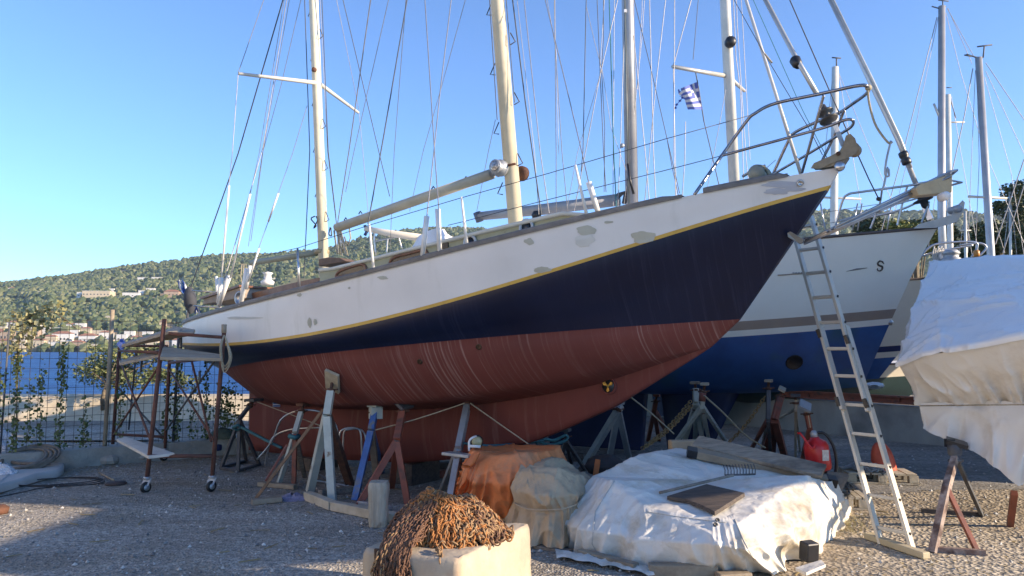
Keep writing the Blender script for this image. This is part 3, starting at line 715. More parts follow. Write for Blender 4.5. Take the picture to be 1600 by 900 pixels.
def window(quad, name, fr=teak, gl=glassd, off=OFF, par=None, r=.02):
    pts=[C(px,y,off+.004) for px,y in quad]
    c=sum(pts,V((0,0,0)))/len(pts); nn=V((n2.x,n2.y,0))
    lo=catmull([c+(p-c)*1.0 for p in pts],28,True)
    o=MB(); o.tube(lo+[lo[0]],r,6,cap=False); w_=o.build(name,fr,par or dh)
    g=MB(); g.add([p+nn*.004 for p in lo],[list(range(28))]); g.build('pane',gl,w_); return w_
window([(526,433),(531,424),(549,417),(566,413),(572,419),(568,426),(548,430)],'window')
window([(610,412),(617,402),(640,396),(660,391),(667,394),(664,401),(636,408)],'window')
h_=C(698,382,OFF+.01); mb=MB(); mb.beam(C(691,384,OFF),C(701,381.5,OFF),.03,.07); mb.build('vent_box', black, dh)
for px,y in ((735,379),(823,355)):
    c=C(px,y,OFF+.01); o=MB(); o.lathe(c,(n2.x,n2.y,0),[(.085,0),(.085,.015),(.062,.02),(.06,.006),(0,.006)],20); pw=o.build('porthole', mat('pale_ring',(.5,.53,.55),(.4,.43,.45),6,.4), dh)
    MB().lathe(c,(n2.x,n2.y,0),[(.055,.008),(0,.009)],16).build('pane', glassd, pw)
# companion box by the mizzen, wooden coaming, inner panel coloured as if sunlit, aft cabin
mb=MB(); mb.slab([C(x,y,.3) for x,y in ((507,417),(507,406),(522,403),(540,404),(550,409),(538,412))],(n2.x*.1,n2.y*.1,0)); mb.build('companionway_box', mat('brown_box',(.2,.12,.08),(.12,.08,.06),9,.7,0,.3), root, bevel=.01)
mb=MB(); mb.slab([C(x,y,.72) for x,y in ((392,470),(396,458),(440,447),(470,440),(500,434),(508,437),(470,449),(430,462))],(n2.x*.02,n2.y*.02,0)); mb.build('coaming', teak, root)
mb=MB(); mb.slab([C(x,y,-.75) for x,y in ((405,461),(430,448),(455,441),(458,434),(492,436),(485,448),(440,458))],(n2.x*.02,n2.y*.02,0)); mb.build('inner_coaming', mat('sunlit_panel',(.6,.5,.3),(.5,.42,.25),4,.6), root)
mb=MB(); mb.slab([C(x,y,.55) for x,y in ((352,478),(355,466),(410,450),(414,468))],(n2.x*.35,n2.y*.35,0)); ac=mb.build('aft_cabin', mat('aft_cabin_wood',(.33,.26,.2),(.22,.17,.13),8,.6), root, bevel=.01)
mb=MB(); mb.slab([C(x,y,.55) for x,y in ((350,467),(412,448),(413,451),(351,470))],(n2.x*.38,n2.y*.38,0)); mb.build('roof', teak, ac)
MB().lathe(C(375,466,.92),(n2.x,n2.y,0),[(.09,0),(.09,.02),(.07,.02),(.07,.01),(0,.01)],18).build('porthole', mat('chrome_ring',(.5,.5,.5),None,6,.3,.8), ac)
# white windscreen box in cockpit shadows
mb=MB(); c=C(418,440,-.2); mb.lathe(c,(0,0,1),[(.09,-.05),(.1,0),(.06,.03),(.05,.1),(.08,.13),(.0,.15)],14); mb.build('vent_cowl', whitep, root)

# ---- masts ----
def mastline(p0,p1,z1):
    a=C(*p0); b=C(*p1); d=(b-a); k=(z1-a.z)/d.z; return a, a+d*k
mm0, mm1 = mastline((806,352),(777,0),13.5); mz0, mz1 = mastline((506,415),(490,0),10.5)
def at(m0,m1,t): return m0.lerp(m1,t)
mast=MB().tube([mm0-(mm1-mm0).normalized()*.5,mm0.lerp(mm1,.5),mm1],[.085,.08,.07],16,squash=1.25).build('main_mast', cream, root)
miz=MB().tube([mz0-(mz1-mz0).normalized()*.35,mz0.lerp(mz1,.5),mz1],[.068,.064,.055],16,squash=1.2).build('mizzen_mast', mat('pale_cream_mast',(.70,.66,.52),(.6,.56,.44),4,.5,0,.05), root)
def onmast(px,py,off=0): return C(px,py,off)
nn=V((n2.x,n2.y,0)); aa=V((a2.x,a2.y,0))
def step(par,px,py,side,w_=.085,r_=.007):
    p=onmast(px,py)+nn*(.06*side if False else 0)
    if side<0: q=[p+aa*w_+V((0,0,.12)),p+aa*(w_+.07),p+aa*w_+V((0,0,-.02))]
    else: q=[p-aa*w_+V((0,0,.12)),p-aa*(w_+.07),p-aa*w_+V((0,0,-.02))]
    MB().tube(q,r_,5).build('mast_step', mat('dark_metal',(.12,.11,.1),(.07,.065,.06),10,.4,.6), par)
for px,y in ((777,18),(783,112),(789,205),(795,300)): step(mast,px,y,-1)
for px,y in ((788,70),(794,163),(799,258)): step(mast,px,y,1)
for px,y in ((491,22),(495,92),(497,163),(499,236),(502,306)): step(miz,px,y,-1,.06,.006)
for px,y in ((495,60),(499,200),(502,265),(504,345)): step(miz,px,y,1,.06,.006)
sp0=onmast(498,130); 
# mizzen spreaders
for px,y,d in ((373,115,None),(560,176,None)):
    tip=P(373,115,9.25) if px<400 else P(560,176,10.9)
    MB().tube([sp0,sp0.lerp(tip,.25),tip],[.03,.028,.02],8).build('spreader', aluw, miz)
MB().lathe(onmast(499,112)+nn*.07,(n2.x,n2.y,0),[(.03,0),(.035,.04),(.0,.06)],10).build('masthead_light', rust, miz)
# main boom, gooseneck winches
bo0=C(527,356); bo1=C(768,272); 
boom=MB().tube([bo0,bo0.lerp(bo1,.5),bo1],[.06,.062,.06],12,squash=1.2).build('main_boom', mat('boom_paint',(.45,.42,.33),(.36,.34,.27),4,.5), root)
MB().lathe(bo1,(bo1-bo0),[(.045,0),(.03,.05),(.06,.08),(.06,.14),(.03,.17),(.03,.3)],14).build('gooseneck', galv, boom)
for k in ((540,350),(563,340),(728,287),(677,302)):
    c=C(*k)+V((0,0,.05)); MB().tube([c-aa*.03,c+V((0,0,.035)),c+aa*.03],.008,5).build('eye', black, boom)
wn=C(783,263,.13); mb=MB(); mb.lathe(wn,(n2.x,n2.y,0),[(.05,-.05),(.09,-.02),(.095,.03),(.06,.05),(.06,.09),(.078,.10),(.078,.12),(.06,.125),(.0,.125)],24); wi=mb.build('winch', galv, mast)
MB().lathe(wn+nn*.126,(n2.x,n2.y,0),[(.062,0),(.062,.004),(.04,.006),(.02,.006),(.015,.012),(0,.012)],20).build('winch_face', mat('winch_face',(.5,.5,.5),(.1,.1,.1),60,.3,.7), wi)
w2=C(812,270,-.1); mb=MB(); mb.lathe(w2,(-n2.x,-n2.y,0),[(.05,0),(.085,.02),(.085,.07),(.03,.09),(.03,.14)],18); mb.build('winch', rust, mast)
MB().tube([C(775,262,.1),C(805,256,.12)],.014,6).build('winch_handle', rust, mast)
MB().tube([C(525,352),C(530,380),C(537,395),C(527,396),C(522,360)],.012,5).tube([C(545,350),C(548,372),C(543,384),C(538,370)],.01,5).build('mainsheet', rope, root)
for k in range(6):
    x0=528+3.2*k; MB().tube([C(528+.8*k,358),C(x0,396+2*(k%3))],.008,5).build('mainsheet_fall', rope if k%2 else ropew, root)
zb0=C(392,411); zb1=C(495,395); MB().tube([zb0,zb1],[.04,.042],10).build('mizzen_boom', mat('olive_boom',(.30,.31,.24),(.24,.25,.19),4,.6), root)
MB().lathe(C(503,393),(0,0,1),[(.1,-.03),(.1,.02),(.08,.03)],16).build('mast_collar', mat('brass_collar',(.4,.33,.2),(.3,.24,.15),10,.5), miz)
for k in range(4): MB().tube([C(378+3*k,412),C(376+4*k,432),C(379+3*k,448)],.008,5).build('mizzen_sheet', rope, root)
# coiled ropes hanging on the mizzen
MB().tube(catmull([C(492,338,.1),C(486,342,.1),C(494,352,.1),C(490,356,.1),C(496,345,.1),C(494,338,.1)],20),.009,5).build('coiled_halyard', black, miz)
MB().tube(catmull([C(516,355,-.1),C(514,366,-.1),C(518,368,-.1),C(517,356,-.1)],14),.009,5).build('coiled_halyard', black, miz)

# ---- rigging ----
def line(par, pts, wpx, m, name):
    """pts: (px,py,depth)"""
    q=[P(*p) for p in pts]; d=sum(p[2] for p in pts)/len(pts); r=max(wpx,.9)*.5*d/F
    return MB().tube(q, r, 5, cap=False).build(name, m, par)
def boot(par, a, b, r=.022):
    return MB().tube([a,b],[r,r*.85],8).build('shroud_cover', wirewhite, par)
Dm=lambda px: on_off(px,300,0)[2]*ray(px,300).y
near = lambda px,py: (px,py,C(px,py,hr).y)
def rig(pts, wpx=1.2, m=wirem, name='shroud', start=None, end=None, dt=None):
    """line of the ketch; depth runs from the foot's own depth to the mast's"""
    n_=len(pts); out=[]
    d1 = end if end else near(*pts[-1])[2]; d0 = start if start else dt
    L_=[0]
    for i in range(1,n_): L_.append(L_[-1]+math.hypot(pts[i][0]-pts[i-1][0],pts[i][1]-pts[i-1][1]))
    for i,(x,y) in enumerate(pts): out.append((x,y,d0+(d1-d0)*L_[i]/L_[-1]))
    return line(root, out, wpx, m, name)
dz = Dm(495); dm = Dm(790)
rig([(418,-40),(412,0),(372,114)],1.2,wirem,'shroud',start=dz,end=9.25)
rig([(372,116),(363,240),(358,287),(344,470)],1.2,wirem,'shroud',start=9.25)
boot(root,C(358,290,hr),C(346,434,hr),.012); boot(root,C(346,434,hr),C(341,474,hr),.03)
rig([(453,-40),(442,0),(372,240),(297,452)],2.0,wiredark,'backstay',start=dz,end=11.6)
rig([(454,-40),(448,0),(411,230),(391,300),(350,440)],1.4,wirem,dt=dz); boot(root,C(391,303,hr),C(360,434,hr),.012); boot(root,C(358,432,hr),C(342,478,hr),.03)
rig([(450,-40),(444,0),(405,240),(368,406)],1.0,wirem,'topping_lift',start=dz,end=11.3)
rig([(456,-40),(452,0),(412,230),(392,377)],1.0,wirem,'shroud',start=dz,end=11.6)
rig([(480,-40),(470,0),(440,130),(410,240),(388,385)],1.0,wirem,'shroud',start=dz,end=11.7)
rig([(480,165),(457,240),(405,386),(387,446)],1.1,wirem,'shroud',start=dz); boot(root,C(435,302,hr),C(419,347,hr),.012); boot(root,C(405,388,hr),C(388,440,hr),.012)
boot(root,C(386,420,hr),C(376,478,hr),.03); boot(root,C(391,415,hr),C(385,452,hr),.022)
rig([(475,-30),(476,0),(484,235),(475,434)],1.5,wiredark,'halyard',start=dz,end=dz+.1)
rig([(502,-30),(503,0),(513,237),(524,330),(526,352)],1.4,wiredark,'halyard',start=dz,end=dz)
rig([(498,-30),(500,0),(512,237),(525,345)],1.0,wirem,'halyard',start=dz,end=dz)
rig([(525,-40),(536,0),(592,237),(609,307)],1.3,wiredark,'stay',start=dz,end=11)
rig([(588,-40),(579,0),(545,237),(527,352)],1.8,wirem,'topping_lift',start=dm,end=C(527,352).y)
rig([(616,-40),(607,0),(553,237),(540,300)],1.1,wirem,'stay',start=dm,end=9.7)
rig([(516,-40),(526,0),(561,172)],.9,wirem,'shroud',start=dz,end=10.9); rig([(561,177),(567,237),(576,340)],.9,wirem,'shroud',start=10.9,end=11.2)
rig([(645,-40),(636,0),(600,210),(575,350)],2.0,wiredark,'running_backstay',start=dm,end=near(577,350)[2])
rig([(637,-40),(633,16),(616,237),(609,400)],1.0,wirem,'shroud',start=dm,end=11)
rig([(662,-40),(664,0),(679,237),(686,330)],1.7,wirem,dt=dm); boot(root,C(684,327,hr),C(687,393,hr),.028)
rig([(712,-40),(705,0),(688,141),(678,237),(667,338)],1.7,wirem,dt=dm); boot(root,C(667,338,hr),C(660,400,hr),.028)
rig([(738,-40),(727,0),(692,128),(661,237),(640,330)],1.0,wirem,'stay',start=dm,end=10)
rig([(763,-30),(765,0),(777,187)],1.6,wiredark,'halyard',start=dm-.1,end=dm-.1)
rig([(774,187),(763,237),(745,330)],1.0,wirem,'halyard',start=dm,end=dm+1)
rig([(788,-30),(791,0),(804,160)],1.4,wiredark,'halyard',start=dm,end=dm)
rig([(796,-30),(801,0),(821,160),(846,335)],2.2,wiredark,'halyard',start=dm,end=dm)
rig([(804,-30),(808,0),(835,237),(842,335)],1.0,wirem,'halyard',start=dm,end=dm)
rig([(814,-30),(819,0),(844,237),(858,333)],1.5,wirem,'shroud',start=dm,end=dm-.4)
rig([(842,-40),(852,0),(880,115),(909,237),(921,290)],1.6,wirem,dt=dm); boot(root,C(920,285,hr),C(934,330,hr),.028)
rig([(867,-30),(867,0),(869,237),(869,332)],1.3,wirem,'shroud',start=dm,end=dm+.9)
rig([(866,-20),(867,60),(878,237),(887,330)],1.2,wirem,'shroud',start=dm,end=dm+.8)
rig([(974,-40),(965,0),(937,120),(915,237),(897,330)],1.5,wirem,'stay',start=8,end=8)
mrk=[(499,3),(800,3)]
# forestay furler + inner forestay
def foil(pts,r0,m,name,par=None): return MB().tube([P(*p) for p in pts],r0,10).build(name,m,par or root)
fs=foil([(1175,-40,6.9),(1244,91,6.5),(1277,148,6.3)],.022,mat('foil_alu',(.5,.5,.47),(.42,.42,.4),4,.4,.5),'furling_foil')
MB().lathe(P(1244,97,6.5),(P(1277,148,6.3)-P(1244,91,6.5)),[(.035,-.05),(.05,-.03),(.045,.03),(.03,.06)],12).build('furler_swivel', black, fs)
ax=(P(1244,91,6.5)-P(1296,190,6.25)).normalized(); dc=P(1293,183,6.25)
mb=MB(); mb.lathe(dc,ax,[(.02,-.04),(.075,-.035),(.08,-.025),(.03,-.01),(.03,.03),(.07,.045),(.07,.055),(.035,.07),(.03,.12)],24); mb.build('furler_drum', mat('drum_plastic',(.07,.07,.07),(.04,.04,.04),9,.4), root)
MB().slab([P(1300,192,6.22),P(1306,189,6.22),P(1321,226,6.2),P(1314,229,6.2)],(n2.x*.01,n2.y*.01,0)).build('chainplate', galv, root)
foil([(1153,-40,7.3),(1210,140,6.9),(1251,271,6.7)],.016,aluw,'inner_forestay')
rig([(1130,-40),(1147,0),(1193,82),(1267,206),(1285,242)],1.2,wiredark,'halyard',start=7.5,end=6.3)
rig([(1160,-40),(1177,0),(1253,170),(1300,262)],1.2,tealr,'halyard',start=7.5,end=6.4)
rig([(1186,70),(1193,82),(1206,98)],3.2,rope,'rope_lashing',start=7.1,end=7.0)
# bow pulpit
def tub(pts,r,m,name,n=40): return MB().tube(catmull([P(*p) for p in pts],n),r,8).build(name,m,root)
pst=mat('pulpit_steel',(.33,.33,.35),(.2,.2,.22),10,.25,.9)
tub([(1085,304,C(1085,304,hr).y),(1130,240,6.6),(1166,190,6.5),(1180,177,6.45),(1210,162,6.4),(1280,147,6.1),(1340,134,5.85),(1356,136,5.85),(1354,146,6.0),(1331,163,6.3),(1308,178,6.5),(1275,191,6.7),(1242,207,6.9),(1232,220,7.0),(1207,274,7.15)],.0145,pst,'pulpit_rail',70)
tub([(1125,244,6.6),(1180,229,6.45),(1232,215,6.3),(1289,199,6.1),(1322,187,5.95),(1333,189,5.95),(1330,198,6.1),(1312,210,6.3),(1267,238,6.7),(1207,273,7.1)],.0125,pst,'pulpit_rail',60)
tub([(1287,149,6.08),(1270,210,6.25),(1253,270,6.45)],.0125,pst,'pulpit_post'); tub([(1319,172,6.3),(1302,215,6.45),(1285,250,6.5)],.0125,pst,'pulpit_post')
# lifelines and stanchions
u_=[(1173,180),(1040,217),(860,270),(721,309),(583,350),(520,370),(467,387),(395,404)]
l_=[(1125,244),(1040,266),(820,321),(725,346),(700,352)]
for q,r_ in ((u_,.0035),(l_,.0035)):
    MB().tube([C(x,y,hr) if x<1100 else P(x,y,6.6) for x,y in q], r_, 5).build('lifeline', wiredark, root)
for a,b in (((721,308),(730,386)),((899,258),(917,337)),((577,350),(584,424)),((465,388),(468,456))):
    MB().tube([C(*b,hr),C(*a,hr)],[.016,.011],8).build('stanchion', wirewhite if a[0]!=465 else steel, root)
# bow roller assembly, fairlead, windlass
lead=mat('bronze_casting',(.30,.26,.19),(.2,.17,.12),9,.6,.3,.3)
mb=MB(); pl=[(1267,263),(1272,255),(1300,243),(1312,236),(1318,226),(1322,212),(1329,209),(1336,216),(1341,232),(1337,241),(1322,248),(1300,255),(1282,264)]
for o_ in (.055,-.055): mb.slab([C(x,y,o_) for x,y in pl],(n2.x*.006,n2.y*.006,0))
mb.slab([C(x,y,0) for x,y in ((1272,264),(1306,252),(1326,246),(1318,258),(1290,264))],(n2.x*.05,n2.y*.05,0)); rl=mb.build('bow_roller', lead, root)
MB().lathe(C(1332,232,.05),(-n2.x,-n2.y,0),[(.0,0),(.055,0),(.055,.02),(.035,.05),(.055,.08),(.055,.10),(0,.10)],20).build('roller_wheel', mat('roller_wheel',(.32,.24,.15),(.22,.16,.1),10,.7), rl)
MB().lathe(C(1310,240,.065),(n2.x,n2.y,0),[(.018,0),(.018,.01),(0,.012)],10).build('bolt', rust, rl)
MB().lathe(C(1313,262,.05),(n2.x,n2.y,.2),[(.02,0),(.045,.02),(.04,.05),(.02,.06)],12).build('fairlead', steel, root)
wl=C(1185,272,.15); mb=MB(); mb.lathe(wl,(n2.x,n2.y,0),[(.065,-.2),(.075,-.15),(.05,-.1),(.05,0),(.065,.03),(.075,.06),(.04,.08),(.0,.09)],20); wd_=mb.build('windlass', mat('windlass_green',(.30,.31,.25),(.2,.2,.16),9,.6,.2), root)
for k in range(5): MB().tube([wl+nn*(.02*k-.12)+V((.085*math.cos(t),0.02*math.cos(t),.085*math.sin(t))) for t in np.linspace(0,6.3,18)],.012,5).build('rope_turn', rope, wd_)
mb=MB(); mb.tube([C(1160,276),C(1176,266),C(1196,259)],.014,6); mb.build('windlass_lever', galv, wd_)
# hinged boarding ladder / passerelle rails stowed off the stem
br=hit(1243,370,.0); d0_=(hit(1236,366,.004),hit(1232,372,.004),hit(1252,379,.006),hit(1255,373,.006))
pts=[C(1231,364,.12),C(1236,362,.12),C(1257,374,.05),C(1254,380,.05),C(1249,381,.05),C(1232,371,.12)]
lad=MB().slab(pts,(n2.x*.02,n2.y*.02,0)).build('stem_bracket', mat('bracket_grey',(.25,.24,.22),(.16,.16,.15),12,.5,.6), root, bevel=.004)
e0=P(1252,377,6.55); e1=P(1488,268,6.3)
bl=MB()
for o_,yy in ((0,0),(0,7),(.16,4),(.16,11)):
    bl.tube([P(1256,379+yy*.2,6.6+o_),P(1330,342+yy*.75,6.5+o_),P(1485,268+yy*1.1,6.25+o_)],.012,8)
bl.tube([P(1485,268,6.25),P(1495,266,6.3),P(1485,274,6.42)],.012,8); bl.tube([P(1475,280,6.3),P(1503,285,6.4),P(1480,291,6.45)],.009,6)
bsp=bl.build('boarding_rails', steel, root)
MB().slab([P(*q,6.33) for q in ((1424,296),(1433,290),(1481,274),(1480,303),(1428,308))],(0,.07,0)).build('wooden_pad', mat('tan_board',(.50,.40,.25),(.38,.3,.19),9,.8,0,.4), bsp, bevel=.006)  # pad in a plain tan wood colour
MB().lathe(P(1481,305,6.15),(0,1,0),[(.02,0),(.038,.02),(.038,.1),(.02,.12)],18).build('white_roller', whitep, bsp)
for x,y in ((1357,329),(1370,331),(1293,362),(1300,358)): MB().lathe(P(x,y,6.5),(0,-1,0),[(.012,0),(.012,.06),(0,.065)],8).build('bolt', steel, bsp)
line(root,[(1217,-40,6.6),(1234,0,6.55),(1294,137,6.4),(1324,206,6.35),(1358,281,6.3),(1372,309,6.4)],2,wiredark,'support_line')
MB().lathe(P(1373,311,6.4),(0,0,1),[(0,-.02),(.02,-.01),(.02,.012),(0,.02)],10).build('line_stopper', black, bsp)
# ropes tied at the pulpit top
MB().tube(catmull([P(1356,137,5.85),P(1358,160,5.85),P(1368,195,5.85),P(1387,222,5.85),P(1394,222,5.85)],20),.009,6).build('hanging_rope', rope, root)
MB().tube(catmull([P(1392,220,5.85),P(1385,250,5.85),P(1383,272,5.85),P(1389,275,5.85),P(1387,262,5.85),P(1381,290,5.85),P(1377,298,5.85)],24),.008,6).build('hanging_rope', greymast, root)
MB().lathe(P(1357,137,5.85),(0,-1,.2),[(.0,-.02),(.022,-.015),(.026,0),(.022,.015),(0,.02)],14).build('rope_knot', rope, root)
# stern rails and flag bag
for pts in ([(300,454),(340,457),(345,458)],[(303,478),(340,480),(346,480)]): MB().tube([P(x,y,11.1) for x,y in pts],.013,6).build('stern_rail', steel, root)
MB().tube([P(338,432,11.0),P(341,478,11.0)],.022,8).build('stern_stanchion', wirewhite, root); MB().tube([P(292,505,11.7),P(295,470,11.6)],.02,8).build('stern_stanchion', steel, root)
flagm = bpy.data.materials.new('striped_flag'); flagm.use_nodes=True; n,L,b=nodes(flagm)
tc=n.new('ShaderNodeTexCoord'); wv=n.new('ShaderNodeTexWave'); wv.bands_direction='X'; wv.inputs['Scale'].default_value=3.2; wv.inputs['Distortion'].default_value=1.2; L.new(tc.outputs['Object'],wv.inputs[0])
cr=n.new('ShaderNodeValToRGB'); cr.color_ramp.interpolation='CONSTANT'; cr.color_ramp.elements[1].position=.5; cr.color_ramp.elements[0].color=(.03,.12,.42,1); cr.color_ramp.elements[1].color=(.7,.7,.7,1); L.new(wv.outputs[0],cr.inputs[0]); L.new(cr.outputs[0],b.inputs['Base Color'])
mb=MB(); rows=[]
for i in range(14):
    t=i/13; x=281+28*t; y=438+52*t; w_=9+3*math.sin(t*7)
    rows.append([P(x-w_/2+w_*k/6, y+2*math.sin(k*2+t*6), 11.75+.06*math.sin(k*1.9+i)) for k in range(7)])
mb.grid(rows); fl_=mb.build('furled_flag', flagm); tag(fl_,'blue and white striped flag hanging furled at the stern of the ketch','flag')
mb=MB(); rows=[]
for i in range(9):
    t=i/8; c=P(296+2*t,448+42*t,11.6); r_=.03+.07*math.sin(math.pi*min(1,t*1.05))**.7
    rows.append([c+V((r_*math.cos(q),r_*math.sin(q),0)) for q in np.linspace(0,2*math.pi,11)[:-1]])
mb.grid(rows,closed=True); tag(mb.build('stern_bag', mat('dark_cover',(.05,.055,.07),(.035,.04,.05),6,.8)),'dark grey bag hung on the stern rail beside the furled flag','bag')
print('mast base', mm0, mz0, 'dm', dm, 'dz', dz)
# =================== OTHER BOATS ===================
def yacht(label, bow, adir, L_, beam, zbow, zstern, zwl, zbot, paints, keel=None, name='sailing_boat', group=None, stem_rake=1.0, deckm=None):
    """modern yacht: bow (x,y), adir plan direction bow->stern, loft rows; paints = list of (z fraction limit, material)"""
    ad = V((adir[0],adir[1],0)).normalized(); nn_ = V((-ad.y,ad.x,0)); 
    if nn_.y > 0: nn_ = -nn_
    bo = V((bow[0],bow[1],0)); X = lambda s,o,z: bo+ad*s+nn_*o+V((0,0,z))
    t = thing(name, label, 'sailboat', tuple(X(L_*.5,0,0)), math.atan2(-ad.y,-ad.x), group)
    mb = MB(); n_=50
    def row(fr,side):
        # fr 0 = sheer .. 1 = bottom
        out=[]
        for i in range(n_+1):
            u=i/n_; u=u**1.2; s0=stem_rake*fr**.9; s=s0+(L_-s0-(.35*fr))*u
            zt=zbow+(zstern-zbow)*(1-(1-u)**1.6); zb_=zbot+(zwl-zbot)*.75*max(0,(abs(u-.45)/.55))**2.2
            z=zt+(zb_-zt)*fr
            full=(1-(1-min(1,u/.6))**(1.9))*(1 if u<.6 else 1-.25*((u-.6)/.4)**2)
            q=max(0,fr-.45)/.55
            b=beam/2*full*(1-.10*fr)*math.sqrt(max(0.0,1-q**2.4)) 
            out.append(X(s,side*(b+.012*(1-q)),z))
        return out
    fr_=[0,.15,.3,.42,.5,.56,.6,.66,.72,.78,.84,.89,.93,.97,1.0]
    for side in (1,-1):
        rows=[row(f,side) for f in fr_]
        if side<0: rows=[r_[::-1] for r_ in rows]
        mm=[]
        for a_,b_ in zip(fr_[:-1],fr_[1:]):
            c_=(a_+b_)/2; mm.append([p for lim,p in paints if c_<=lim][0])
        mb.grid(rows,mrow=mm)
    r1=[row(f,1)[-1] for f in fr_]; r2=[row(f,-1)[-1] for f in fr_]
    mb.use(paints[0][1]); mb.grid([r1,r2],smooth=False)
    hull_=mb.build('hull',None,t)
    mb=MB(); a_=row(0,1); b_=row(0,-1); mb.grid([a_,[p.lerp(q,.5)+V((0,0,.06)) for p,q in zip(a_,b_)],b_]); mb.build('deck',deckm or whitep,t)
    for side in (1,-1): MB().tube([p+V((0,0,.015)) for p in row(0,side)],.022,6).build('toe_rail',mat('teak_rail',(.12,.08,.06),(.08,.06,.05),9,.5),t)
    if keel:
        s0,s1,z1,sweep,km=keel
        mb=MB(); rows=[]
        for k in range(9):
            f=k/8; z=zbot+.1+(z1-zbot-.1)*f; sa=s0+sweep*f; sb=s1-.1*f; th=.13-.05*f
            sec=[(0,.0),(.12,.8),(.35,1),(.7,.6),(1,.05)]
            rows.append([X(sa+(sb-sa)*a,th*b,z) for a,b in sec]+[X(sa+(sb-sa)*a,-th*b,z) for a,b in sec[::-1]])
        mb.grid(rows,closed=True); mb.add(rows[-1],[list(range(10))]); mb.build('keel',km,t)
    return t, X, row
boatwhite=mat('gelcoat_white',(.80,.76,.66),(.76,.72,.62),1.5,.3); bstripe=mat('brown_boot_stripe',(.34,.25,.19),(.30,.22,.17),3,.4); blueaf=mat('blue_antifouling',(.010,.09,.27),(.008,.06,.19),2.0,.55,0,.1,c3=(.02,.10,.13),s3=1.2); darkaf=mat('dark_blue_keel',(.008,.022,.085),(.006,.016,.06),2,.6)
boatcream=mat('gelcoat_cream',(.72,.66,.54),(.66,.6,.5),1.5,.35)
navyp=mat('navy_line',(.01,.03,.12),None,3,.4)
# white yacht right behind the ketch
bwb=P(1464,357,9.6); ADB=(-.87,.49)
zB=bwb.z
yb,XB,rowB=yacht('white yacht with blue bottom and brown waterline stripe standing behind the ketch bow',(bwb.x,bwb.y),ADB,9.7,3.6,zB,2.55,1.30,.90,
   [(.50,boatwhite),(.58,bstripe),(.62,boatwhite),(9,blueaf)],keel=(2.55,3.75,.04,.5,darkaf),stem_rake=.95)
bb=MB(); bb.slab([XB(3.95,0,1.1),XB(5.9,0,1.1),XB(5.6,0,.05),XB(4.05,0,.05)],(.04,.07,0)); bb.build('skeg',darkaf,yb,bevel=.02)
nb=V((.49,.87,0)); nb=-nb
def lineB(pts,w_,m,name='stay',par=None,d=None):
    return line(par or yb,[(p[0],p[1],p[2] if len(p)>2 else (d or 11.3)) for p in pts],w_,m,name)
def mastobj(par,pts,r0,m,name='mast',sq=1.25): return MB().tube([P(*p) for p in pts],r0,14,squash=sq).build(name,m,par)
m980=mastobj(yb,[(988,345,11.4),(981,0,11.4),(974,-340,11.4)],[.098,.098,.09],greymast)
MB().tube([P(982.5,320,11.3),(P(976,0,11.3))],.012,5).build('sail_track',mat('sail_track',(.16,.19,.19),None,9,.4),m980)
MB().tube([P(990.5,320,11.3),(P(985.5,-40,11.3))],.014,5).build('sail_track',whitep,m980)
MB().box(P(977,17,11.28),(.04,.02,.05)).build('decal',whitep,m980)
MB().lathe(P(972,228,11.3),(0,-1,0),[(.03,-.02),(.035,.03),(0,.04)],10).build('mast_fitting',galv,m980); MB().tube([P(981,256,11.25),P(984,280,11.22),P(990,303,11.22)],.02,6).build('halyard_bag',black,m980)
bm=MB().tube([P(748,338,12.3),P(850,327,11.9),P(968,312,11.45)],[.07,.09,.095],12).build('boom',mat('grey_boom',(.34,.34,.34),(.27,.27,.28),4,.5,.2),yb)
MB().tube([P(745,332,12.3),P(750,346,12.3)],.07,8).build('boom_cap',mat('blue_grey_cap',(.12,.14,.17),None,6,.5),bm)
MB().lathe(P(838,336,11.8),(0,0,1),[(.06,-.06),(.08,0),(.05,.06)],8).build('rope_bundle',black,bm)
MB().tube([P(966,306,11.4),P(978,300,11.4),P(976,318,11.4)],.05,6).build('gooseneck',darkst,bm)
# rig lines around it
for pts,w_,m in [([(916,-30),(916,0),(911,237),(908,268)],1.5,wiredark),([(933,-20),(933,0),(943,237),(947,300)],1.3,wiredark),([(943,-20),(943,60),(940,110),(945,200),(944,300)],1.2,wiredark),([(952,-20),(952,0),(959,237),(963,325)],1.8,tealr),([(960,-20),(960,0),(958,240),(958,322)],1.1,wirem),([(977,-30),(977,0),(969,237),(965,330)],1.3,wirem),
   ([(990,-40),(991,0),(1020,120),(1047,237),(1062,302)],1.2,wiredark),([(1004,-30),(1003,20),(996,140)],.8,wirem),([(1015,-20),(1015,5),(1021,237),(1025,320)],1.4,wirem),([(1042,-40),(1040,0),(1024,140),(1015,237),(1007,320)],1.3,wirem),([(990,55),(1008,237),(1015,320)],1.3,wirem),([(1055,-30),(1054,0),(1053,240),(1056,310)],1.3,wirem),
   ([(916,10),(929,65),(941,110)],1.0,wirem),([(946,-30),(937,120),(902,240),(886,325)],1.0,wirem),([(851,-20),(855,0),(869,80),(873,240)],.9,wirem),([(941,110),(955,200),(990,300)],.7,wirem),([(1007,0),(1003,60),(985,240),(975,320)],.7,wirem)]:
    lineB(pts,w_,m)
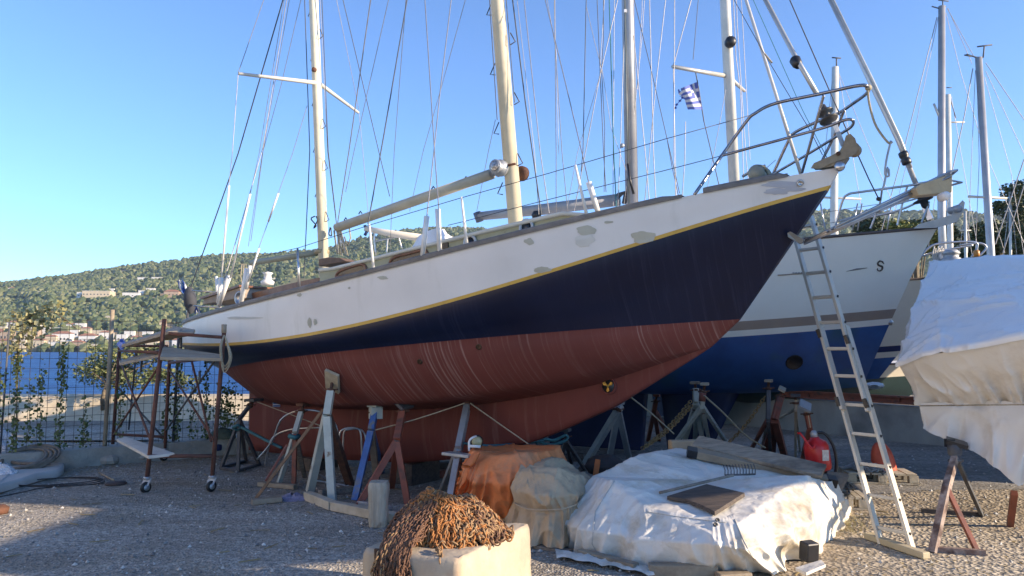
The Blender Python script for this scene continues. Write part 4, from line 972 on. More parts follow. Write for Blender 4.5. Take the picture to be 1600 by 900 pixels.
# forestay foil, drum, anchor roller, pulpit
ff=foil([(1283,-30,10.4),(1358,124,9.9),(1403,218,9.8),(1437,302,9.7)],.034,mat('furler_alu',(.55,.54,.52),(.45,.45,.44),5,.35,.5),'furling_foil',yb)
foil([(1287,-30,10.3),(1363,124,9.85),(1407,218,9.75),(1424,262,9.7)],.018,alu,'foil_extrusion',ff)
axf=(P(1403,218,9.8)-P(1437,302,9.7)).normalized()
MB().lathe(P(1414,247,9.72),axf,[(.05,-.09),(.06,-.08),(.06,-.02),(.045,0),(.06,.02),(.06,.08),(.05,.09)],14).build('furler_swivel',black,ff)
MB().lathe(P(1441,309,9.65),axf,[(.03,-.16),(.05,-.12),(.05,-.06),(.12,-.045),(.13,-.03),(.06,-.01),(.06,.03),(.13,.05),(.12,.065),(.04,.08)],22).build('furler_drum',black,yb)
MB().beam(P(1443,318,9.65),P(1454,343,9.6),.05,.07).build('drum_link',steel,yb)
mb=MB()
for o_ in (.09,-.07): mb.slab([P(x,y,9.45+o_) for x,y in ((1428,357),(1436,350),(1450,346),(1487,336),(1499,318),(1504,313),(1507,317),(1505,330),(1494,347),(1482,351),(1462,356))],(0,.008,0))
ar=mb.build('anchor_roller',alu,yb); MB().lathe(P(1500,325,9.3),(0,1,0),[(.03,0),(.05,.02),(.05,.2),(.03,.22)],14).build('roller_wheel',galv,ar)
def tubB(pts,r,name='pulpit_rail',par=None): return MB().tube(catmull([P(*p) for p in pts],40),r,8).build(name,steel,par or yb)
tubB([(1306,352,10.0),(1316,315,9.9),(1325,304,9.85),(1345,300,9.8),(1420,290,9.6),(1450,285,9.5),(1470,290,9.6),(1440,312,10.1),(1400,330,10.5),(1330,345,10.9)],.0155)
tubB([(1311,345,10.0),(1370,328,9.8),(1440,308,9.65)],.011); tubB([(1360,357,9.95),(1374,320,9.85),(1378,297,9.75)],.013,'pulpit_post'); tubB([(1402,352,9.8),(1412,310,9.75),(1418,290,9.7)],.013,'pulpit_post'); tubB([(1440,348,9.6),(1452,315,9.6)],.012,'pulpit_post')
for x0,x1 in ((1290,1282),(1332,1340),(1386,1393),(1340,1347)): MB().tube([P(x0,360,10.9),P(x1,318,10.9)],.01,6).build('stanchion',steel,yb)
for yy in (322,340): lineB([(1220,yy+18,11.5),(1300,yy+8,11.2),(1420,yy-10,10.5)],1.0,wirem,'lifeline')
# emblem and marks on its hull
ptsB=[tuple(rowB(f,1)[i]) for f in (0,.15,.3,.42,.5,.56,.6,.66,.72,.78,.84,.89,.93,.97,1.0) for i in range(51)]
fB=[[a*51+i,a*51+i+1,(a+1)*51+i+1,(a+1)*51+i] for a in range(14) for i in range(50)]
bvB=BVHTree.FromPolygons([V(p) for p in ptsB],fB)
def hitB(x,y,l=.006):
    h=hit(x,y,l,bvB); return h[0] if h else P(x,y,9.9)
emb=[(1379.2,411),(1377.5,408.3),(1374.3,408.2),(1371.6,410.5),(1371.8,413.5),(1375,415.3),(1378,416.4),(1378.4,419),(1376.8,422),(1373.5,423.2),(1370.8,421.6),(1370.6,419)]
ec=catmull([hitB(x,y) for x,y in emb],40); mb=MB(); mb.tube(ec,[.003+.010*math.sin(math.pi*min(1,(i+3)/43))**.8 for i in range(40)],6)
mb.tube([hitB(1378,408.6),hitB(1381,412.5)],[.012,.004],5); mb.tube([hitB(1375,408.5),hitB(1373.4,406.6)],[.008,.003],5)
mb.build('seahorse_emblem',mat('emblem_gold',(.12,.09,.06),(.08,.06,.05),9,.4,.4),yb)
MB().tube([hitB(1322,424),hitB(1338,420.5),hitB(1355,418.5)],[.002,.012,.003],5).build('hull_dash',mat('dash_grey',(.25,.22,.2),None,9,.5),yb)
mb=MB(); mb.tube([hitB(1215,430),hitB(1250,427.5),hitB(1290,425)],.009,5); mb.build('cove_line',mat('cove_line',(.40,.34,.28),None,9,.5),yb)
mb=MB()
for i in range(10):
    if i==4: continue
    x=1238+4.2*i; mb.beam(hitB(x,426.2-.06*i,.012),hitB(x+2.6,426-.06*i,.012),.018,.012)
mb.build('hull_lettering',mat('lettering',(.3,.27,.25),None,9,.5),yb)
h=hit(1241,566,.004,bvB); MB().lathe(h[0],h[1],[(0,.002),(.10,.003),(.105,.008),(.115,.0)],24).build('thruster_opening',black,yb)
for x,y in ((1391,504),): MB().lathe(hitB(x,y),(nb.x,nb.y,0),[(.04,0),(.03,.03),(0,.04)],10).build('bow_eye',steel,yb)
# sprayhood and stern arch seen over the ketch's deckhouse
mb=MB(); rows=[]
for f in range(7):
    t=f/6; rows.append([P(x0+(x1-x0)*t,y0+(y1-y0)*t,d_) for (x0,y0,x1,y1,d_) in ((640,392,655,368,13.0),(655,385,668,361,12.6),(680,384,680,357,12.4),(708,379,694,358,12.6),(722,375,696,366,13.4),(700,385,690,366,14.0))])
mb.grid(rows); mb.add(rows[-1],[list(range(6))]); mb.build('sprayhood',mat('white_canvas',(.74,.74,.74),(.66,.66,.66),2,.6),yb)
mb=MB(); mb.tube([P(570,357,13.6),P(600,363,13.6),P(660,372,13.2)],[.05,.06,.07],8); ab=mb.build('furled_bimini',boatcream,yb)
for pts in ([(587,398),(585,370),(592,362),(640,366)],[(604,395),(606,372)],[(585,377),(630,368)],[(622,368),(628,388)]): MB().tube(catmull([P(x,y,13.6) for x,y in pts],14),.016,6).build('bimini_frame',steel,yb)
MB().tube([P(570,352,13.6),P(573,362,13.6),P(570,368,13.6)],.03,6).build('strap',navyp,yb)

# cream yacht behind it, with the mast that flies the flag
c3=P(1512,432,13.3)
yc,XC,rowC=yacht('cream hulled yacht with blue bottom behind the white yacht and the covered boat',(c3.x,c3.y),(-.86,.51),11.5,3.6,c3.z,2.4,1.25,.85,[(.66,boatcream),(.72,navyp),(.78,boatcream),(9,blueaf)],keel=(4,6,.15,.4,darkaf),stem_rake=1.5)
def lineC(pts,w_,m,name='stay'): return line(yc,[(p[0],p[1],p[2] if len(p)>2 else 14.5) for p in pts],w_,m,name)
m1135=mastobj(yc,[(1150,340,14.6),(1133,0,14.6),(1116,-340,14.6)],[.105,.105,.095],aluw)
for a_,b_ in (((1136,119,14.6),(1051,104,13.6)),((1137,119,14.6),(1163,142,15.4))): MB().tube([P(*a_),P(*b_)],[.045,.035],8).build('spreader',alu,m1135)
MB().lathe(P(1141,66,14.4),(0,-1,0),[(.03,-.08),(.11,-.04),(.11,.06),(.06,.1)],12).build('radar_reflector',black,m1135)
for pts,w_,m in [([(1085,-30),(1080,0),(1052,103)],1.5,wirem),([(1052,104),(1054,200),(1057,320)],1.2,wirem),([(1092,-30),(1091,0),(1083,93)],1.1,wiredark),([(1150,-20),(1152,40),(1166,250),(1170,290)],1.1,wirem),([(1157,-20),(1160,30),(1172,250)],1.0,wirem),([(1145,-20),(1150,90),(1157,140),(1162,280)],1.2,wirem),([(1134,140),(1123,200),(1104,300)],1.0,wirem),([(1212,250,12),(1166,290,13),(1130,305,13.5)],1.0,wirem),([(1100,190),(1112,240),(1126,300)],1.5,wiredark),([(1071,190),(1070,250),(1066,310)],1.4,wirem),([(1042,215),(1050,260),(1061,310)],1.2,wiredark)]:
    lineC(pts,w_,m)
lineC([(1086,108),(1092,140),(1100,190)],1.8,wiredark,'flag_halyard')
for pts in ([(1436,405),(1450,388),(1470,380),(1520,378),(1527,386),(1518,402)],[(1500,383),(1530,380),(1541,387),(1530,400)],[(1440,400),(1470,392),(1520,383)]): MB().tube(catmull([P(x,y,13) for x,y in pts],24),.02,7).build('pulpit_rail',steel,yc)
MB().lathe(P(1486,405,12.8),(0,0,1),[(.16,-.1),(.17,0),(.12,.03),(.12,.08),(.15,.1),(.1,.16),(0,.17)],18).build('windlass',galv,yc)
MB().lathe(P(1526,398,12.8),(0,0,1),[(.04,-.03),(.05,0),(.05,.06),(.03,.08)],10).build('lantern',mat('amber',(.6,.25,.05),None,9,.4),yc)
mb=MB()
for k in range(9): mb.tube(catmull([P(1460+2*k,385+3*(k%3),12.9),P(1457+3*(k%4),400,12.9),P(1462+2*k,412,12.9)],8),.012,5)
mb.build('coiled_line',ropew,yc)
# Greek flag
W_=bpy.data.materials.new('flag_white'); gw=mat('flag_white_cloth',(.62,.58,.58),(.5,.47,.48),6,.8); gb=mat('flag_blue_cloth',(.10,.14,.40),(.07,.10,.30),6,.8)
bpy.data.materials.remove(W_)
mb=MB(); NX,NY=27,18
def fpt(u,v):
    # u along fly 0..1 from the halyard, v down 0..1
    x=1089+9*v-30*u+3*v*u; y=128+43*v+12*u - 12*u*v
    if u>.8: y+=(u-.8)*18*math.sin(v*9)
    return P(x,y,14.0+.10*math.sin(u*7+v*1.5))
for i in range(NX):
    for j in range(NY):
        u0,u1,v0,v1=i/NX,(i+1)/NX,j/NY,(j+1)/NY; uc,vc=(u0+u1)/2,(v0+v1)/2
        if uc>.86 and (vc>.55 or nz((uc*8,vc*8,0),1)>.25): continue
        st_=int(vc*9)
        if uc<.42 and vc<5/9:
            cross=abs(uc-.21)<.045 or abs(vc-2.5/9)<.06; mb.use(gw if cross else gb)
        else: mb.use(gb if st_%2==0 else gw)
        mb.add([fpt(u0,v0),fpt(u1,v0),fpt(u1,v1),fpt(u0,v1)],[[0,1,2,3]],True)
mb.use(gb)
for x,y in ((1066,152),(1062,157),(1057,163),(1055,168)): mb.add([P(x-2,y,14),P(x+1,y-2,14),P(x+3,y+1,14.02),P(x-1,y+3,14)],[[0,1,2,3]])
mb.tube([P(1068,152,14),P(1060,160,14),P(1055,168,14)],.008,4)
tag(mb.build('greek_flag'),'torn blue and white flag with a cross, flying on a halyard beside the white mast','flag')

# mast-only neighbours beyond (hulls mostly hidden)
def bgboat(label,pxm,ytop,ybot,d,r,lines,spreads,m,hullp,tops=(),group='yachts laid up behind'):
    b_=P(pxm[1],ybot,d); bow=(b_.x+3.5,b_.y-1.5)
    t,X,rw=yacht(label,bow,(-.86,.51),9.5,3.1,2.3,2.0,1.0,.6,[(.6,boatwhite),(.68,hullp),(9,darkaf)],group=group)
    zt=P(pxm[0],ytop,d); mk=MB().tube([V((b_.x,b_.y,2.0)),b_,zt],[r,r,r*.9],12).build('mast',m,t)
    for (x0,y0,x1,y1) in spreads: MB().tube([P(x0,y0,d),P(x1,y1,d)],.03,6).build('spreader',alu,mk)
    for l_ in lines: line(t,[(x,y,d) for x,y in l_[0]],l_[1],l_[2],'stay')
    for tp_ in tops: MB().tube([P(x,y,d) for x,y in tp_],.018,5).build('wind_vane',darkst,mk)
    return t
bgboat('tall thin-masted yacht with a mast bracket, behind the covered boat',(1471.5,1471),10,345,20,.10,[([(1464,27),(1413,231),(1376,365)],1.4,wirem),([(1466,27),(1430,200),(1395,345)],.9,wirem),([(1480,13),(1522,89)],1,wirem),([(1481,13),(1519,100)],.8,wirem),([(1478,20),(1500,110),(1540,240),(1600,380)],.7,wirem)],[(1459,162,1470,188)],greymast,bstripe,(((1456,10),(1466,13),(1478,10)),((1466,0),(1482,2)),((1473,10),(1473,2))))
bgboat('yacht with the shorter white mast just right of the tallest far mast',(1481,1485),148,395,26,.10,[([(1483,150),(1494,185)],1.4,wiredark),([(1480,150),(1462,300),(1450,390)],.8,wirem),([(1486,150),(1512,300),(1530,400)],.8,wirem)],[(1472,191,1507,191)],aluw,navyp,(((1479,137),(1487,137)),))
bgboat('yacht whose grey mast leans slightly left, nearest the right edge',(1529,1549),90,410,17,.085,[([(1520,107),(1507,180),(1489,262),(1478,330)],1.6,wirem),([(1540,98),(1600,187),(1660,270)],1.2,wirem),([(1540,111),(1600,240),(1650,340)],1.0,wirem),([(1538,120),(1580,270),(1600,400)],.8,wirem),([(1600,249),(1555,382)],1.8,wirem),([(1640,190),(1600,290),(1567,395)],1.6,wirem),([(1532,100),(1540,300),(1570,395)],.8,wirem),([(1524,110),(1518,250),(1512,395)],.8,wirem),([(1526,110),(1530,250),(1524,395)],.7,wirem)],[(1513,307,1573,310)],greymast,bstripe,(((1510,85),(1523,89),(1535,91)),((1527,73),(1550,70)),((1536,90),(1538,72)),((1507,86),(1518,88))))
bgboat('yacht whose mast shows through the pulpit of the ketch',(1305,1303),105,340,19,.095,[([(1308,108),(1358,230),(1400,330)],.9,wirem),([(1302,108),(1290,230),(1282,330)],.8,wirem),([(1310,112),(1330,230),(1345,320)],.7,wirem)],[(1275,308,1345,311)],aluw,navyp,(((1300,90),(1314,91)),((1307,104),(1307,91))))
random.seed(12)
for i,(x,y0,y1,d,lab) in enumerate([(1508,330,400,30,'small yacht with a thin short mast low between the two big far masts'),(1578,300,400,34,'distant small yacht at the far right with a bare thin mast')]):
    bgboat(lab,(x,x+1),y0,y1,d,.06,[([(x,y0),(x-10,y1)],.6,wirem),([(x,y0),(x+11,y1)],.6,wirem)],[(x-8,y0+30,x+9,y0+30)],alu,bstripe)
# green-hulled boat on the wall behind
g1=P(1452,604,15.5); t,X,rw=yacht('dark green boat low behind the concrete wall',(g1.x+.6,g1.y),(-1,.1),6,2.2,g1.z+.5,g1.z+.4,g1.z,.4,[(.3,boatcream),(9,mat('dark_green_hull',(.01,.04,.045),None,4,.5))],name='small_boat'); t['category']='boat'
# ---- concrete wall with the red steel beam ----
mb=MB(); wA=V((1.2,21.0)); wBp=V((10.6,7.3)); rows=[]
for i in range(60):
    t=i/59; p=wA.lerp(wBp,t); u=(wBp-wA).normalized(); q=V((u.y,-u.x)); q=-q if q.y<0 else q
    z=.62+.01*nz((i,0,0),.3); rows.append([(p.x,p.y,-.05),(p.x,p.y,.3),(p.x,p.y,z),(p.x+q.x*.3,p.y+q.y*.3,z),(p.x+q.x*.3,p.y+q.y*.3,-.05)])
mb.grid(rows,smooth=False); tag(mb.build('concrete_wall',mat('wall_concrete',(.36,.35,.33),(.27,.265,.25),1.6,.9,0,.3,14,(1,1,.4),c3=(.17,.165,.16),s3=.9)),'long low grey concrete wall beyond the lane, under the yachts','wall')
mb=MB(); 
for zo in (.02,.13): mb.beam(V((*wA.lerp(wBp,.33),.645+zo)),V((*wA.lerp(wBp,.82),.645+zo)),.10,.03)
mb.beam(V((*wA.lerp(wBp,.33),.72)),V((*wA.lerp(wBp,.82),.72)),.02,.12)
for k in range(14): p=wA.lerp(wBp,.34+.035*k); mb.box((p.x,p.y,.72),(.09,.02,.11),.6)
tag(mb.build('steel_beam',redox),'long red steel beam lying on top of the concrete wall','beam')
mb=MB(); rows=[]
for i in range(6): rows.append([P(1366+6*math.cos(q)*(1+.3*nz((i,k,0),1.3))*(1-abs(i-2.5)/4)*3, 603-i*.2+7*math.sin(q)*(1-abs(i-2.5)/3.2),12.3+i*.06) for k,q in enumerate(np.linspace(0,6.28,12)[:-1])])
mb.grid(rows,closed=True); tag(mb.build('plastic_bundle',mat('pale_blue_plastic',(.5,.6,.68),(.36,.45,.52),14,.4,0,.5)),'crumpled pale plastic bundle on the wall left of the covered boat','plastic sheet')

# =================== COVERED BOAT (right) ===================
def creasemat(name,c1,c2,rough,bsc,bst,dirt=None,spec=.4,s3=1.5,t3=(.5,.7)):
    m=bpy.data.materials.new(name); m.use_nodes=True; n,L,b=nodes(m)
    tc=n.new('ShaderNodeTexCoord'); v=n.new('ShaderNodeTexVoronoi'); v.feature='DISTANCE_TO_EDGE'; v.inputs['Scale'].default_value=bsc
    nzz=n.new('ShaderNodeTexNoise'); nzz.inputs['Scale'].default_value=bsc*.8; nzz.inputs['Detail'].default_value=5
    L.new(tc.outputs['Object'],nzz.inputs[0]); mxv=n.new('ShaderNodeMixRGB'); mxv.inputs[0].default_value=.35; L.new(tc.outputs['Object'],mxv.inputs[1]); L.new(nzz.outputs['Color'],mxv.inputs[2]); L.new(mxv.outputs[0],v.inputs[0])
    ad=n.new('ShaderNodeMath'); ad.operation='ADD'; L.new(v.outputs['Distance'],ad.inputs[0]); L.new(nzz.outputs['Fac'],ad.inputs[1])
    bp=n.new('ShaderNodeBump'); bp.inputs['Strength'].default_value=bst; bp.inputs['Distance'].default_value=.06; L.new(ad.outputs[0],bp.inputs['Height']); L.new(bp.outputs[0],b.inputs['Normal'])
    v.inputs['Randomness'].default_value=1
    cr=n.new('ShaderNodeValToRGB'); cr.color_ramp.elements[0].color=(*c2,1); cr.color_ramp.elements[1].color=(*c1,1); cr.color_ramp.elements[0].position=.3; cr.color_ramp.elements[1].position=.6; L.new(nzz.outputs['Fac'],cr.inputs[0]); out=cr.outputs[0]
    if dirt:
        n3=n.new('ShaderNodeTexNoise'); n3.inputs['Scale'].default_value=s3; n3.inputs['Detail'].default_value=9; n3.inputs['Roughness'].default_value=.7; L.new(tc.outputs['Object'],n3.inputs[0])
        r3=n.new('ShaderNodeValToRGB'); r3.color_ramp.elements[0].position=t3[0]; r3.color_ramp.elements[1].position=t3[1]; L.new(n3.outputs[0],r3.inputs[0])
        mx=n.new('ShaderNodeMixRGB'); L.new(r3.outputs[0],mx.inputs[0]); L.new(out,mx.inputs[1]); mx.inputs[2].default_value=(*dirt,1); out=mx.outputs[0]
    L.new(out,b.inputs['Base Color']); b.inputs['Roughness'].default_value=rough; b.inputs['Specular IOR Level'].default_value=spec
    MATS[name]=m; return m
def drape(loops, N=240, rings=(14,14), amp=.02, fold=.03, foldn=30, seed=1, sharp=False, cap=True, freq=2.2, hang=None):
    """skin a cloth over closed corner loops; folds run from the top to the hem"""
    dl=[(linpts if sharp else (lambda p,n_: catmull(p,n_,True)))(l,N) for l in loops]
    rows=[]
    for a in range(len(dl)-1):
        m_=rings[min(a,len(rings)-1)]
        for k in range(m_+(1 if a==len(dl)-2 else 0)):
            t=k/m_; rows.append([dl[a][i].lerp(dl[a+1][i],t) for i in range(N)])
    if cap:
        c=sum(dl[0],V((0,0,0)))/N; pre=[]
        for k in range(10): t=k/10; pre.append([c.lerp(dl[0][i],t) if k else c+(dl[0][i]-c)*.01 for i in range(N)])
        rows=pre+rows
    M_=len(rows); out=[]
    cen=sum(dl[-1],V((0,0,0)))/N
    for j,r_ in enumerate(rows):
        g=j/(M_-1); o=[]
        for i,p in enumerate(r_):
            d=V((p.x-cen.x,p.y-cen.y,0)); d=d.normalized() if d.length>1e-5 else V((0,0,0))
            f=fold*max(0,g-.35)*1.5*(ridg((math.cos(i/N*6.283)*foldn*.16,math.sin(i/N*6.283)*foldn*.16,g*.7),1.0,seed)-.55)
            pp=(p.x,p.y,p.z*.3)
            q=p+d*f+V((nz(pp,freq,seed),nz(pp,freq,seed+5),nz(p,freq,seed+9)))*amp
            q+=d*(max(0,ridg(pp,freq*2.2,seed+7))**4-.2)*amp*1.1*min(1,g*2) + (d*.5+V((0,0,.8)))*(max(0,ridg(p,freq*1.1,seed+11))**8+.5*max(0,ridg(p,freq*2.5,seed+12))**8)*amp*.6
            o.append(q)
        out.append(o)
    mb=MB(); mb.grid(out,closed=True); return mb
shrink=creasemat('shrink_wrap',(.78,.76,.72),(.72,.70,.67),.24,1.8,.4,None,.6)
shrinkw=creasemat('white_tarp_side',(.72,.70,.66),(.64,.62,.58),.5,1.6,.2,(.55,.50,.43),.3)
ct_=thing('covered_boat','boat wrapped in creased white plastic sheeting standing at the right edge','boat',tuple(P(1600,760,6.6).xy)+(0,))
rid=[P(1452,409,8.4),P(1530,405,8.1),P(1620,399,7.8),P(1720,392,7.6),P(1740,394,8.1),P(1640,402,8.6),P(1550,406,8.9),P(1470,410,9.1)]
eav=[P(1405,572,6.75),P(1445,553,6.4),P(1600,530,5.8),P(1690,522,5.6),V((6.6,6.7,1.75)),V((7.2,9.2,1.75)),V((6.4,10.1,1.75)),V((4.75,8.8,1.75))]
rid2=[r_.lerp(e_,.0) for r_,e_ in zip(rid,eav)]
mid_=[r_.lerp(e_,.55)+V((0,0,.03)) for r_,e_ in zip(rid,eav)]
mb=drape([rid2,mid_,[e_+V((0,0,.012)) for e_ in eav],[e_+V((0,0,-.03)) for e_ in eav]],N=520,rings=(26,30,2),amp=.045,fold=.0,seed=4,sharp=True,freq=1.3)
mb.build('roof_sheet',shrink,ct_)
under=[(0,-.02),]
seam=[P(1437,634,6.95),P(1520,633,6.6),P(1610,632,6.25),P(1690,630,6.1),V((6.3,6.9,1.2)),V((6.8,9.0,1.2)),V((6.1,9.8,1.2)),V((4.9,8.9,1.1))]
mb=drape([[e_+V((0,0,.0)) for e_ in eav],[e_.lerp(s_,.1)+V((0,0,-.0)) for e_,s_ in zip(eav,seam)],seam],N=420,rings=(5,22),amp=.035,fold=.15,foldn=40,seed=8,sharp=True,cap=False,freq=1.5)
mb.build('side_sheet',shrinkw,ct_)
seamo=[s_+V((-.02,-.035,.02)) for s_ in seam]
hem=[P(1443,668,6.9),P(1510,700,6.6),P(1590,760,6.25),P(1690,730,6.2),V((6.0,7.1,1.0)),V((6.4,8.8,1.05)),V((5.8,9.4,1.05)),V((5.0,8.9,.95))]
mb=drape([seamo,hem],N=420,rings=(16,),amp=.04,fold=.14,foldn=22,seed=14,sharp=True,cap=False,freq=1.9)
mb.build('hem_sheet',shrinkw,ct_)
mb=drape([[s_+V((.15,.25,0)) for s_ in seam],[V((s_.x*.4+.6*5.6+.25,s_.y*.4+.6*8+.2,.75)) for s_ in seam]],N=80,rings=(8,),amp=.0,fold=0,seed=2,sharp=True,cap=True)
mb.build('hull',mat('hidden_hull_grey',(.12,.13,.15),(.09,.1,.11),4,.6),ct_)
mb=MB(); mb.tube([P(1437,634,6.87),P(1520,633,6.42),P(1610,632,5.92),P(1700,632,5.6)],.006,5); mb.build('seam_cord',rope,ct_)
# =================== YARD THINGS ===================
def gz(p): return V((p.x,p.y,yz(p.x,p.y)+.005))
def plate(mb, c, nrm, w_, h_, th, ang=0):
    nrm=V(nrm).normalized(); x=nrm.orthogonal().normalized(); x=Matrix.Rotation(ang,3,nrm)@x; y=nrm.cross(x)
    c=V(c); mb.slab([c+x*w_/2+y*h_/2,c-x*w_/2+y*h_/2,c-x*w_/2-y*h_/2,c+x*w_/2-y*h_/2],nrm*th/2)
def stand(label, top, knee, feet, pm_, tube=.05, padm=None, padn=(0,0,1), pad=(.2,.16), legm=None, base=True, screwm=rust, padt=.035, single=None, legw=None):
    """boat prop: pad, screw, post, legs. top = pad centre, knee = where the legs join, feet = list of ground points"""
    top=V(top); knee=V(knee); c=sum((V(f) for f in feet),V((0,0,0)))/len(feet)
    t=thing('boat_stand',label,'boat stand',(c.x,c.y,0),0,'props holding up the boats')
    ax=(top-knee); L_=ax.length; ax.normalize()
    mb=MB(); plate(mb,top,padn,pad[0],pad[1],padt,.4); mb.build('pad',padm or palewood,t,bevel=.004)
    mb=MB(); mb.tube([top-ax*min(.2,L_*.35),top-ax*.015],.018,8); mb.lathe(top-ax*.1,ax,[(.02,-.015),(.045,-.012),(.045,.012),(.02,.015)],8,False); mb.tube([top-ax*.1-V((.075,0,0)),top-ax*.1+V((.075,0,.01))],.009,5); mb.build('screw',screwm,t)
    MB().tube([knee,top-ax*min(.12,L_*.3)],tube*.62,4,smooth=False).build('post',pm_,t)
    for i,f in enumerate(feet):
        m_=(legm[i] if isinstance(legm,list) else legm) or pm_ if legm else pm_
        MB().tube([f,knee+(V(f)-knee)*.02],(legw or tube)*.55,4,smooth=False).build('leg',m_,t)
    if base and len(feet)>2:
        for i in range(len(feet)):
            if i==len(feet)-1 and base=='two': break
            a=V(feet[i]); b=V(feet[(i+1)%len(feet)]); MB().beam(a+V((0,0,.02)),b+V((0,0,.02)),.035,.035).build('foot_bar',m_,t)
    return t
st1=stand('dark grey tripod stand with a teal strap under the stern of the ketch',P(397,625,10.1),P(374,655,9.9),[G(345,733),G(372,738),G(406,728),G(385,722)],darkst,.05,darkst,base=True)
MB().tube([P(364,668,9.8),P(372,664,9.75),P(378,668,9.8),P(371,672,9.85),P(364,668,9.8)],.02,5).build('strap',bluestrap,st1)
st2=stand('small pale stand with one dark red leg, left of the tall white stand',P(474,632,9.0),P(461,676,8.75),[G(436,755),G(459,762),G(476,745)],palep,.06,rust,pad=(.16,.1),legm=[palep,redox,greywood],base=False)
MB().tube([P(452,681,8.66),P(461,684,8.62),P(467,681,8.7)],.028,6).build('strap',bluestrap,st2)
hp=C(523,597,hbil) 
h3=hit(521,594,.02); t3=h3[0]; print('pad',t3,h3[1])
st3=stand('tall white stand with a tilted wooden pad, the largest prop',t3,P(511,648,min(8.2,t3.y-.12)),[G(484,768),G(519,783),G(548,760)],palep,.085,mat('pad_board',(.42,.36,.26),(.3,.25,.18),9,.8,0,.3),padn=tuple(h3[1]),pad=(.30,.17),legm=[palep,palep,rust],base=False,legw=.10)
def pole(p0,p1,r,m,name,label,cat,n=6,group=None): return tag(MB().tube([p0,p1],r,n,smooth=n>4).build(name,m),label,cat,group)
pole(gz(G(400,780)),P(505,640,8.1),.022,mat('brown_prop',(.25,.14,.08),(.14,.08,.05),9,.8),'wooden_prop','brown wooden pole leaning up against the tall white stand','pole',4)
pole(P(415,752,8.2),P(449,695,8.3),.016,redox,'steel_bar','thin dark red bar leaning beside the small pale stand','pole',4)
st4=stand('blue painted stand with a pale screw top under the ketch',P(588,633,8.5),P(580,672,8.3),[G(554,782),G(590,762),G(597,738)],bluep,.075,palep,pad=(.2,.12),legm=[bluep,wood,bluep],base=False,legw=.085)
MB().box(P(587,645,8.45),(.13,.1,.13),.5).build('packing_block',palep,st4)
st5=stand('red oxide stand with a grey square post between the blue stand and the post stump',P(631,632,8.25),P(620,688,7.9),[G(560,790),G(612,762),G(637,788)],redox,.08,darkst,padn=(.5,-.3,.8),pad=(.22,.14),base=False)
MB().tube([P(620,688,7.9),P(629,642,8.2)],.042,4,smooth=False).build('inner_post',galv,st5)
st6=stand('grey galvanised post stand beside the orange tarpaulin',P(732,621,8.2),P(716,700,7.7),[G(704,775),G(690,768),G(722,765)],galv,.07,darkst,pad=(.22,.14),base=False)
MB().tube([P(704,775,7.6),P(729,640,8.1)],.045,4,smooth=False).build('inner_post',galv,st6)
# stand group between the ketch bow and the tarpaulins
st7=stand('grey stand half hidden behind the orange tarpaulin, tied with teal rope',P(884,672,8.9),P(884,688,8.8),[G(872,735),G(895,732),G(915,735)],darkst,.05,darkst,pad=(.12,.1),base=False)
st8=stand('grey stand with two sunlit legs against the dark blue keel',P(970,630,9.4),P(966,640,9.35),[G(908,735),G(950,728),G(985,725)],galv,.09,galv,pad=(.1,.08),base=False)
st9=stand('sturdy pale grey stand holding two chains, left one of the close pair',P(1086,598,10.0),P(1088,628,9.95),[G(1062,712),G(1085,712),G(1102,716)],palep,.08,wood,pad=(.16,.12),base=False)
st9b=stand('pale grey stand with a short red collar and splayed white braces',P(1101,600,9.7),P(1097,634,9.7),[G(1145,706),G(1112,712),G(1098,705),G(1035,720)],palep,.06,palewood,pad=(.13,.1),base=False)
MB().tube([P(1098,614,9.66),P(1097,627,9.66)],.045,8).build('collar',redox,st9b)
st10=stand('black pipe stand with thin dark red braces under the white yacht',P(1201,595,9.6),P(1200,655,9.5),[G(1168,712),G(1205,720),G(1190,705)],darkst,.055,wood,pad=(.16,.1),legm=[redox,darkst,palep],base=False)
st11=stand('heavy red steel stand partly sunlit, right of the black pipe stand',P(1222,608,9.8),P(1210,655,9.7),[G(1192,712),G(1227,716),G(1207,706)],redox,.09,palewood,padn=(.3,-.3,.8),pad=(.16,.09),base=False,legw=.11)
MB().tube([P(1210,655,9.7),P(1220,618,9.8)],.05,4,smooth=False).build('inner_post',redox,st11)
st12=stand('plain pale pipe stand standing upright alone, left of the fire extinguisher',P(1243,618,9.9),P(1243,640,9.9),[G(1243,720),G(1250,705),G(1212,655)],palewood,.04,darkst,pad=(.16,.12),base=False)
st13=stand('red stand with a square tilted pad just behind the fire extinguisher',P(1258,634,9.0),P(1265,668,9.0),[G(1250,733),G(1276,728),G(1290,738)],redox,.06,galv,padn=(.3,-.5,.8),pad=(.2,.14),base=False)
MB().tube([P(1265,668,9.0),P(1260,640,9.0)],.03,6).build('inner_post',palewood,st13)
st15=stand('faded red frame stand seen through the gap in the dark blue keel',P(1026,618,12.2),P(1022,640,12.2),[G(1012,690),G(1030,690),G(1045,680)],redox,.08,redox,pad=(.1,.1),base=False)
oldm=mat('rust_white_paint',(.40,.33,.29),(.16,.09,.07),7,.8,0,.4,c3=(.10,.06,.05),s3=6,t3=(.5,.6))
st14=thing('boat_stand','rusty tripod stand with flaking white paint in front of the covered boat','boat stand',tuple(gz(G(1495,850))),0,'props holding up the boats')
k14=P(1493,712,6.5); f14=gz(G(1457,862)); j14=P(1479,762,6.2)
MB().tube([f14,j14,k14],[.038,.038,.034],4,smooth=False).build('post',oldm,st14)
MB().tube([gz(G(1527,862)),j14],.024,4,smooth=False).build('leg',redox,st14); MB().tube([gz(G(1535,808)),P(1497,722,6.6)],.022,4,smooth=False).build('leg',darkst,st14)
